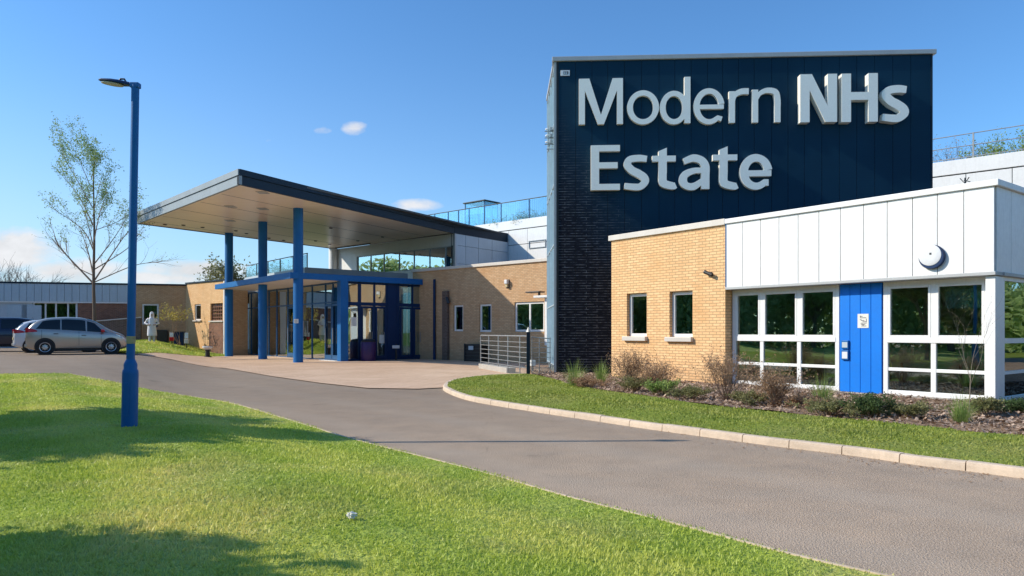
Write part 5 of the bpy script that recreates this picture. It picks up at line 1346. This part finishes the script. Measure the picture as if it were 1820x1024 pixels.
# shrub with yellow leaves by annexe wall + little items
def annexe_items():
    f = LFr
    def base(px, py, y): x = f.x(px, y); w = f.w(x, y); return x, w
    D = 45.
    def P(px, py, d): return Vector(((px-CX)/F*d, d, EYE+(HY-py)*d/F))
    w = P(314, 540, 45.5); zg = lambda p: float(strip_z(p.x, p.y)[0])
    z0 = zg(w); h = w.z-z0; random.seed(5)
    t = thing('yellow_shrub', 'slender shrub with sparse yellow leaves against the shaded annexe wall', 'shrub', (w.x+.15, w.y, z0)); m = MB(); tips = []
    for k in range(9): branch(m, Vector((random.uniform(-.15, .15), 0, 0)), Vector((random.gauss(0, .22), random.gauss(0, .15), 1)).normalized(), h*.75, .014, 2, tips, .4, .1, 4, 3, 4)
    mz = max(p.z for p in tips); m.v = [(a, b, c*h/mz) for a, b, c in m.v]; m.build('stem', 'twig', t)
    leaves_mesh('foliage', [[p.x+random.gauss(0, .05), p.y, p.z*h/mz+random.gauss(0, .05)] for p in tips if p.z*h/mz > h*.6 for _ in range(3)], .05, 'leaf_g', t)
    a = P(270, 614, 44.); z0 = zg(a); person((a.x, a.y, z0))
    # dark planters
    for i, (pa, pb, pt, lab) in enumerate(((281, 298, 587, 'black crate against the annexe wall right of the white board'), (311, 327, 590, 'dark blue crate against the annexe wall between two small posts'))):
        a = P((pa+pb)/2, 612, 45.8); z0 = zg(a); hh = P(0, pt, 45.8).z-z0; wd = (pb-pa)/2*45.8/F
        t = thing('storage_crate', lab, 'crate', (a.x, a.y, z0-.03), R(14), 'crates by the annexe wall')
        MB().box(-wd, wd, -.25, .25, 0, hh, .02).build('body', 'black' if i == 0 else 'blue_dark', t); MB().box(-wd-.03, wd+.03, -.28, .28, hh+.002, hh+.06, .01).build('lid', 'metal_dark', t)
    for px, lab, c2 in ((305.5, 'small post with white plate over a red box by the annexe wall', 'red'), (332, 'small pale post with pink base at the annexe corner', 'coping')):
        a = P(px, 614, 44.6); z0 = zg(a); hh = P(0, 591, 44.6).z-z0
        t = thing('sign_post', lab, 'post', (a.x, a.y, z0-.02))
        MB().tube([(0, 0, 0), (0, 0, hh)], .03, 8).build('stem', 'metal_dark', t)
        MB().box(-.11, .11, -.06, -.03, hh*.68, hh, .01).build('plate', 'white_plastic', t)
        MB().box(-.13, .13, -.09, .05, hh*.36, hh*.64, .02).build('box', c2, t)
        MB().box(-.12, .12, -.06, .06, 0, .06, .01).build('foot', 'brick_red', t)
    # low floodlight on the paving edge
    a = W3(369, 41.2); a.z += .02; t = thing('ground_floodlight', 'small dark floodlight with pale rim standing at the paving edge', 'floodlight', a)
    MB().lathe([(.22, 0), (.22, .04), (.13, .06), (.12, .38), (.16, .42)], n=16).build('stand', 'black', t, True)
    m = MB(); m.lathe([(.10, 0), (.27, .12), (.29, .20), (.26, .22)], (0, 0, .42), 18); m.build('head', 'white_plastic', t, True)
    MB().lathe([(.25, 0), (.25, .015)], (0, 0, .642), 18).build('lens', 'black', t, True)
annexe_items()

# ------------------------------------------------------------ railings by the tower
def railings():
    a = G(855, 652, lambda x, y: 0); p = G(939, 671, lambda x, y: .0)
    a = Vector((-1.27, 29.0)); b = Vector((p.x, p.y)); L = (b-a).length; f = Frame(a, b-a)
    t = f.thing('low_wall', 'low pale concrete wall under the metal railing', 'wall'); 
    MB().box(-.15, L*.62, -.05, .3, -.02, .21, .015).build('plinth', 'concrete', t)
    t = f.thing('metal_railing', 'galvanised railing of thin horizontal bars beside the shaded brick wall', 'railing')
    top = 1.36
    for z in (.30, .47, .64, .81, .98, 1.15): MB().tube([(0, 0, z), (L-.08, 0, z)], .012, 6).build('rail', 'metal', t)
    MB().tube([(0, 0, top-.05), (.05, 0, top), (L-.08, 0, top)], .022, 8).build('handrail', 'metal', t)
    for x in (0., L*.2, L*.42, L*.62, L*.85): MB().tube([(x, 0, .0), (x, 0, top)], .020, 8).build('post', 'metal', t)
    t = thing('gate_post', 'dark steel post standing at the edge of the verge before the railings', 'post', (p.x, p.y, 0))
    MB().box(-.06, .06, -.06, .06, 0, 1.5, .008).build('shaft', 'fascia_dark', t)
    MB().lathe([(.085, 1.5), (.06, 1.54), (.01, 1.66)], n=4).build('cap', 'metal', t)
    q = Vector((1.30, 24.0)); f = Frame((p.x+.05, p.y+.1), (q.x-p.x-.05, q.y-p.y-.1)); L = f.x(979)
    t = f.thing('metal_gate', 'short galvanised gate between the dark steel post and the tower', 'gate')
    for z in (.30, .47, .64, .81, .98, 1.15): MB().tube([(0.05, 0, z), (L, 0, z)], .011, 6).build('rail', 'metal', t)
    MB().tube([(.05, 0, 1.33), (L, 0, 1.27)], .02, 8).build('handrail', 'metal', t)
    for x in (.08, L*.45, L-.03): MB().tube([(x, 0, .12), (x, 0, 1.32)], .016, 8).build('upright', 'metal', t)
    m = MB(); 
    for x in np.arange(.1, L, .06): m.tube([(x, .02, .12), (x, .02, .30)], .004, 4)
    m.build('mesh_panel', 'metal', t)
    t = f.thing('white_meter_box', 'small white box on a short leg behind the gate', 'box', .35, .35, 0)
    MB().box(-.08, .08, 0, .12, .35, .55, .01).build('body', 'white_plastic', t); MB().tube([(0, .06, 0), (0, .06, .36)], .025, 8).build('leg', 'metal', t)
railings()

# crumpled white tissue
def tissue():
    x, y = -1.13, 5.0; g = None
    gz = .2; d = (EYE-gz-.02)*F/(923-HY); x = (625-CX)/F*d; z = lz(x, d)
    m = MB(); bm = bmesh.new(); bmesh.ops.create_icosphere(bm, subdivisions=3, radius=1)
    random.seed(2)
    for v in bm.verts:
        k = 1+.35*math.sin(v.co.x*7+1)*math.sin(v.co.y*6)+.25*math.sin(v.co.z*9+v.co.x*5); v.co = Vector((v.co.x*.030*k, v.co.y*.022*k, v.co.z*.02*k+.012))
    bm.verts.index_update(); m.add([v.co[:] for v in bm.verts], [[v.index for v in f.verts] for f in bm.faces]); bm.free()
    o = m.build('paper_tissue', 'paper', loc=(x, d, z+.015)); tag(o, 'crumpled white paper tissue lying on the front lawn', 'tissue')
tissue()

# ------------------------------------------------------------ cars
def car(name, label, cat, loc, rz, L, Wd, prof, belt, mat, wheels, wr, wins, screens, tail, head=True, low=.22):
    """x from rear (0) to front (L); y left/right; prof: roof line, belt: waist line"""
    t = thing(name, label, cat, loc, rz)
    px, pz = zip(*prof); bx, bz = zip(*belt)
    def sm(x, X, Z):
        return sum(np.interp(x+o, X, Z)*w for o, w in ((-.09, .15), (-.045, .2), (0, .3), (.045, .2), (.09, .15)))
    hw = Wd/2
    def W(x):
        u = (x-L*.5)/(L*.5); return hw*(1-.035*u*u-.24*abs(u)**7)
    def ZT(x): return float(sm(x, px, pz))
    def ZB(x): return min(float(sm(x, bx, bz)), ZT(x)-.035)
    def edge(x):    # greenhouse edge (y, z)
        zt, zb = ZT(x), ZB(x); gh = np.clip((zt-zb)/.5, 0, 1); w = W(x)
        return w*(.93-.19*gh), zt-.045-.03*gh, gh
    def lowz(x):
        u = abs((x-L*.5)/(L*.5)); return low+.10*max(0, (u-.86)/.14)
    def sect(x):
        w, zt, zb = W(x), ZT(x), ZB(x); ey, ez, gh = edge(x); l = lowz(x)
        mz = (l+.12+zb)/2
        return [(0, l), (w*.80, l), (w*.95, l+.07), (w*.985, l+.18), (w, mz), (w*.995, zb-.13), (w*.955, zb-.015), (w*.93, zb+.01),
                (ey+(w*.93-ey)*.5+.012*gh, (zb+.01+ez)/2), (ey, ez), (ey*.9, zt-.018), (ey*.72, zt-.002), (ey*.4, zt+.012), (0, zt+.018)]
    xs = np.concatenate([[0, .015, .05], np.linspace(.1, L-.1, 56), [L-.05, L-.015, L]])
    m = MB(); rings = []
    for x in xs:
        s = sect(x); ring = [(x, -y, z) for y, z in s]+[(x, y, z) for y, z in s[-2:0:-1]]
        rings.append(ring)
    # round the very ends
    for e, (i0, sg) in ((0, (0, 1)), (1, (len(xs)-1, -1))):
        pass
    n = len(rings[0])
    for r in rings: m.v += r
    for i in range(len(rings)-1):
        for k in range(n): m.f.append((i*n+k, i*n+(k+1) % n, (i+1)*n+(k+1) % n, (i+1)*n+k))
    m.f.append(tuple(range(n))); m.f.append(tuple(range((len(rings)-1)*n, len(rings)*n))[::-1])
    body = m.build('body', mat, t)
    bm = bmesh.new(); bm.from_mesh(body.data); bmesh.ops.recalc_face_normals(bm, faces=bm.faces[:]); bm.to_mesh(body.data); bm.free()
    # wheel arches
    cm = MB()
    for wx in wheels:
        for s in (-1, 1):
            y0 = s*(hw-.24); y1 = s*(hw+.2); a = MB()
            cm.tube([(wx, min(y0, y1), wr+.02), (wx, max(y0, y1), wr+.02)], wr+.055, 32)
    cut = cm.build('tmp_cut', 'black', t); bm = bmesh.new(); bm.from_mesh(cut.data); bmesh.ops.recalc_face_normals(bm, faces=bm.faces[:]); bm.to_mesh(cut.data); bm.free()
    md = body.modifiers.new('b', 'BOOLEAN'); md.object = cut; md.operation = 'DIFFERENCE'; md.solver = 'EXACT'
    bpy.context.view_layer.update(); dg = bpy.context.evaluated_depsgraph_get(); me = bpy.data.meshes.new_from_object(body.evaluated_get(dg)); body.modifiers.clear()
    if len(me.polygons) > 500: body.data = me
    bpy.data.objects.remove(cut); body.data.name = 'body'
    body.data.materials.clear(); body.data.materials.append(M[mat])
    for p in body.data.polygons: p.use_smooth = True; p.material_index = 0
    try: body.data.set_sharp_from_angle(angle=R(38))
    except Exception: pass
    for wx in wheels:
        for s in (-1, 1):
            y = s*(hw-.125)
            MB().lathe([(wr+.052, -.10), (wr+.052, .085)], (wx, y, wr+.02), 32, 'y').build('wheel_well', 'black', t, True)
            o_ = MB().lathe([(wr*.55, -.10), (wr*.93, -.10), (wr, -.07), (wr, .07), (wr*.93, .10), (wr*.60, .10)], n=32, axis='y')
            wl = o_.build('wheel', 'rubber', t, True, loc=(wx, y+s*.012, wr), rz=0 if s < 0 else math.pi)
            # local -y is the outer side for right wheels (y negative); left ones are turned round
            r_ = MB(); r_.lathe([(wr*.60, .085), (wr*.64, .105), (wr*.62, .112), (wr*.55, .10), (wr*.53, .06)], n=32, axis='y')
            for k in range(8):
                a = 6.283*k/8; c, sn = math.cos(a), math.sin(a); q = .028
                r_.add([(c*.04-sn*q, -.105, sn*.04+c*q), (c*.04+sn*q, -.105, sn*.04-c*q), (c*wr*.58+sn*q*.7, -.095, sn*wr*.58-c*q*.7), (c*wr*.58-sn*q*.7, -.095, sn*wr*.58+c*q*.7)], [(0, 1, 2, 3)])
            r_.lathe([(.055, .09), (.055, .115), (.03, .12)], n=14, axis='y'); r_.build('rim', 'rim', wl)
            MB().lathe([(wr*.54, .05), (wr*.54, .062)], n=24, axis='y').build('brake_disc', 'metal_dark', wl)
    MB().box(wheels[0]+.3, wheels[1]-.3, -hw+.12, hw-.12, low-.04, low+.05).build('underbody', 'black', t)
    # glass
    def side(x, v, s, off=.006):
        zb = ZB(x)+.012; ey, ez, gh = edge(x); w = W(x)*.93
        my, mz = ey+(w-ey)*.5+.012*gh, (zb+ez)/2
        if v < .5: y = w+(my-w)*v*2; z = zb+(mz-zb)*v*2
        else: y = my+(ey-my)*(v-.5)*2; z = mz+(ez-mz)*(v-.5)*2
        return (x, s*(y+off), z+off*.3)
    for s in (-1, 1):
        for (xa, xb, sa, sb) in wins:    # sa, sb: slant of front/rear edge
            g = MB(); nx, nv = 10, 5
            for i in range(nx+1):
                for j in range(nv+1):
                    v = .03+.92*j/nv; xx = xa+sa*v+(xb+sb*v-xa-sa*v)*i/nx
                    g.v.append(side(xx, v, s))
            for i in range(nx):
                for j in range(nv): q = i*(nv+1)+j; fc = (q, q+nv+1, q+nv+2, q+1); g.f.append(fc if s < 0 else fc[::-1])
            g.build('side_window', 'car_glass', t, True)
    for xa, xb, nm in screens:
        g = MB(); nx, ny = 8, 10
        for i in range(nx+1):
            x = xa+(xb-xa)*i/nx; ey, ez, gh = edge(x); zt = ZT(x)
            prof_y = [0, .4, .72, .9, .98]; 
            for j in range(ny+1):
                u = -1+2*j/ny; a = abs(u)*.92; z = zt+.018-.006*(a/.4)**1.2-(.03*max(0, (a-.72)/.2)**1.5)
                g.v.append((x, u*ey*.92, z+.010))
        for i in range(nx):
            for j in range(ny): q = i*(ny+1)+j; g.f.append((q, q+ny+1, q+ny+2, q+1))
        g.build(nm, 'car_glass', t, True)
    # lights following the body side
    def patch(pts, s, nm, mt, off=.008):
        g = MB(); n_ = len(pts)
        for x, z in pts:
            w = W(max(0, min(L, x))); yy = w*(1.0-.03*abs(z-.6)); g.v.append((x, s*(yy+off), z))
        g.f.append(tuple(range(n_)) if s < 0 else tuple(range(n_))[::-1]); return g
    for s in (-1, 1):
        (x0, z0, x1, z1) = tail; g = MB(); nx = 8
        for i in range(nx+1):
            x = -.012+(x1+.012)*i/nx; k = i/nx; za = z0+(z1-z0)*.20*k; zb_ = z1-(z1-z0)*.55*k*k
            w = W(max(.0, x)); 
            for z in (za, zb_):
                f_ = np.clip((z-ZB(max(x, .02))+.13)/.12, 0, 1); g.v.append((x, s*(w*(1-.04*f_)+.010), z))
        for i in range(nx): q = i*2; fc = (q, q+2, q+3, q+1); g.f.append(fc if s < 0 else fc[::-1])
        # wrap onto the rear
        b = len(g.v); w = W(0)
        g.v += [(-.014, s*(w+.010), z0), (-.014, s*(w+.010), z1), (-.016, s*w*.62, z1-.02), (-.016, s*w*.68, z0+.02)]; fc = (b, b+1, b+2, b+3); g.f.append(fc if s > 0 else fc[::-1])
        g.build('tail_light', 'red', t)
        if head:
            g = MB(); x0 = L-.55
            for i in range(9):
                x = x0+(.54)*i/8; k = i/8; w = W(min(L, x)); zc = ZT(x)-.10; zl = zc-.04-.10*k
                g.v += [(x, s*(w*1.0+.008), zl), (x, s*(w*.985+.008), zc)]
            for i in range(8): q = i*2; fc = (q, q+2, q+3, q+1); g.f.append(fc if s < 0 else fc[::-1])
            g.build('headlight', 'headlight', t)
        # mirrors
        mx = wins[-1][1]-.22; zz = ZB(mx)+.05; w = W(mx)*.95
        mi = MB(); mi.box(mx-.07, mx+.07, min(s*(w+.02), s*(w+.19)), max(s*(w+.02), s*(w+.19)), zz-.04, zz+.09, .025); mi.build('mirror', 'red' if mat == 'silver' else mat, t, True)
        for hx in ((wins[0][1]-.15 if len(wins) > 1 else L*.4), L*.55):
            z = ZB(hx)-.16; w = W(hx); MB().box(hx-.10, hx+.08, min(s*(w-.005), s*(w+.032)), max(s*(w-.005), s*(w+.032)), z-.014, z+.014, .006).build('handle', 'metal_dark' if mat == 'silver' else mat, t)
        # door seams
        g = MB()
        for sx in (wins[0][0]+.22, L*.50, wins[-1][1]-.28):
            zz = np.linspace(low+.14, ZB(sx)-.02, 8)
            def yy(z, x=sx):
                s_ = sect(x)[2:8]; return float(np.interp(z, [q[1] for q in s_], [q[0] for q in s_]))
            for a, c in zip(zz, zz[1:]):
                g.add([(sx-.006, s*(yy(a)+.003), a), (sx+.006, s*(yy(a)+.003), a), (sx+.006, s*(yy(c)+.003), c), (sx-.006, s*(yy(c)+.003), c)], [(0, 1, 2, 3)])
        g.build('door_seam', 'black', t)
    MB().box(-.03, -.005, -.26, .26, .62, .74, .004).build('number_plate', 'yellow_dull', t)
    MB().box(-.045, .06, -hw*.74, hw*.74, low+.12, low+.24, .02).build('rear_bumper', mat, t)
    MB().box(L-.06, L+.03, -hw*.7, hw*.7, low+.05, low+.17, .02).build('front_bumper', 'black', t)
    MB().tube([(L*.62, 0, ZT(L*.62)+.01), (L*.60, 0, ZT(L*.62)+.16)], .006, 5).build('aerial', 'black', t)
    return t
def place(px, dd): return ((px-CX)/F*dd, dd)
KX = .87
hatch = [(-.2, .98), (.0, 1.0), (.12, 1.22), (.42, 1.48), (.9, 1.60), (1.7, 1.655), (2.4, 1.63), (2.9, 1.50), (3.45, 1.20), (3.8, 1.03), (4.2, .90), (4.42, .74), (4.50, .60), (4.7, .58)]
hbelt = [(-.2, 1.12), (.3, 1.12), (1.5, 1.07), (3., .98), (4.7, .93)]
th = R(33)
rx, ry = place(46, 31.2)
rz_ = th
hatch = [(x*KX if x > 0 else x, z) for x, z in hatch]; hbelt = [(x*KX if x > 0 else x, z) for x, z in hbelt]
h2 = [(x*.97, z*.97) for x, z in hatch]; b2 = [(x*.97, z*.97) for x, z in hbelt]
c0 = car('parked_car', 'silver champagne estate hatchback parked side on behind the lamp', 'car', (rx, ry, .50), rz_, 4.5*KX, 1.72, hatch, hbelt, 'silver', (.70, 3.20), .335,
    [(.36, 1.26, .26, .0), (1.31, 2.22, 0, -.02), (2.27, 3.09, 0, -.54)], [(2.28, 2.94, 'windscreen'), (.11, .36, 'rear_window')], (0, .97, .42, 1.17))
rx, ry = place(24, 34.2)
car('parked_car', 'white hatchback with red tail lights parked between the silver and dark cars', 'car', (rx, ry, .50), R(38), 4.5*KX*.97, 1.70, h2, b2, 'white_car', (.68, 3.1), .32,
    [(.35, 1.22, .25, .0), (1.27, 2.15, 0, -.02), (2.20, 3.0, 0, -.52)], [(2.2, 2.85, 'windscreen'), (.11, .35, 'rear_window')], (0, .93, .40, 1.12))
suv = [(-.2, 1.0), (0, 1.05), (.1, 1.35), (.35, 1.62), (.9, 1.72), (2.2, 1.74), (2.8, 1.66), (3.4, 1.32), (3.6, 1.2), (4.3, 1.10), (4.6, .95), (4.7, .7), (4.9, .65)]
sb = [(-.2, 1.2), (1.5, 1.16), (3.4, 1.12), (4.9, 1.05)]
rx, ry = place(-62, 36.0)
car('parked_car', 'dark navy estate car at far left partly out of view', 'car', (rx, ry, .50), R(30), 4.7, 1.86, suv, sb, 'navy_car', (.85, 3.75), .37,
    [(.4, 1.5, .25, .0), (1.56, 2.55, 0, -.02), (2.6, 3.45, 0, -.55)], [(2.8, 3.38, 'windscreen'), (.1, .34, 'rear_window')], (0, 1.0, .3, 1.25), low=.28)

# ------------------------------------------------------------ sky, sun, camera
EL = 33.; AZ = math.atan2(1., -.035)   # sun stands to the left and rakes the tower face
sd = Vector((-math.cos(R(EL))*math.sin(AZ), math.cos(R(EL))*math.cos(AZ), math.sin(R(EL))))
sun = bpy.data.lights.new('sun', 'SUN'); sun.energy = 5.0; sun.angle = R(.53); sun.color = (1., .91, .75)
so = bpy.data.objects.new('sun', sun); col.objects.link(so); so.rotation_euler = sd.to_track_quat('Z', 'Y').to_euler(); so.location = (-40, 0, 40)
w = bpy.data.worlds.new('World'); S.world = w; w.use_nodes = True; nt = w.node_tree; nt.nodes.clear()
class WN(NT):
    def __init__(s, t): s.t = t
q = WN(nt); out = q.n('ShaderNodeOutputWorld'); bg = q.n('ShaderNodeBackground'); bg.inputs[1].default_value = .11
sky = q.n('ShaderNodeTexSky'); sky.sky_type = 'NISHITA'; sky.sun_disc = False; sky.sun_elevation = R(EL); sky.sun_rotation = math.atan2(sd.x, sd.y)
sky.air_density = 1.0; sky.dust_density = .6; sky.ozone_density = 1.6; sky.altitude = 50
tc = q.n('ShaderNodeTexCoord'); sp_ = q.n('ShaderNodeSeparateXYZ'); q.l(tc.outputs['Generated'], sp_.inputs[0])
ym = q.math('MAXIMUM', sp_.outputs[1], .08); u = q.math('DIVIDE', sp_.outputs[0], ym); v = q.math('DIVIDE', sp_.outputs[2], ym)
cb = q.n('ShaderNodeCombineXYZ'); q.l(u, cb.inputs[0]); q.l(q.math('MULTIPLY', v, 1.8), cb.inputs[1])
n1 = q.noise(cb.outputs[0], 9., 8, .6); n2 = q.noise(cb.outputs[0], 28., 6, .6)
acc = None
for (bx_, by_, sx_, sy_, st) in ((20, 444, 95, 42, 1.25), (130, 484, 110, 24, 1.2), (345, 480, 100, 22, 1.3), (300, 493, 140, 14, 1.), (633, 228, 24, 13, .62), (573, 232, 16, 6, .35), (742, 364, 44, 11, .8), (480, 250, 10, 4, .2), (-200, 430, 180, 60, 1.), (1900, 480, 160, 40, .8)):
    du = q.math('DIVIDE', q.math('SUBTRACT', u, (bx_-CX)/F), sx_/F); dv = q.math('DIVIDE', q.math('SUBTRACT', v, (HY-by_)/F), sy_/F)
    r2 = q.math('ADD', q.math('MULTIPLY', du, du), q.math('MULTIPLY', dv, dv))
    g = q.math('MULTIPLY', q.math('SUBTRACT', 1., r2), st, ); g = q.math('MAXIMUM', g, -1.5)
    acc = g if acc is None else q.math('MAXIMUM', acc, g)
nz = q.math('ADD', q.math('MULTIPLY', q.math('SUBTRACT', n1, .5), 3.4), q.math('MULTIPLY', q.math('SUBTRACT', n2, .5), .9))
dens = q.ramp(q.math('ADD', acc, nz), -.1, .95)
front = q.ramp(sp_.outputs[1], .1, .25); dens = q.math('MULTIPLY', dens, front, clamp=True)
# pale haze towards the horizon, stronger to the left where the sun stands
hz = q.math('MULTIPLY', q.ramp(v, .50, .02), q.ramp(u, .35, -.75, .35, 1.05)); hz = q.math('MULTIPLY', q.math('MULTIPLY', hz, hz), front, clamp=True)
shade = q.ramp(n1, .35, .6, .80, 1.)
skyc = q.mix(1., sky.outputs[0], (.80, 1.36, 1.84), 'MULTIPLY')
c1 = q.mix(q.math('MULTIPLY', hz, .75), skyc, (6.3, 7.2, 8.1))
cc = q.n('ShaderNodeVectorMath'); cc.operation = 'SCALE'; cc.inputs[0].default_value = (8.3, 8.2, 8.3); q.l(shade, cc.inputs['Scale'])
c2 = q.mix(q.math('MULTIPLY', dens, .9), c1, cc.outputs[0])
q.l(c2, bg.inputs[0]); q.l(bg.outputs[0], out.inputs[0])

cam = bpy.data.cameras.new('camera'); co = bpy.data.objects.new('camera', cam); col.objects.link(co); S.camera = co
co.location = (0, 0, EYE); co.rotation_euler = (R(90), 0, 0); cam.sensor_width = 36; cam.lens = F/1820*36; cam.shift_y = (HY-512)/1820; cam.clip_end = 3000; cam.clip_start = .05
S.view_settings.view_transform = 'Standard'; S.view_settings.look = 'None'; S.view_settings.exposure = 0
S.render.engine = 'CYCLES'; S.cycles.transparent_max_bounces = 16
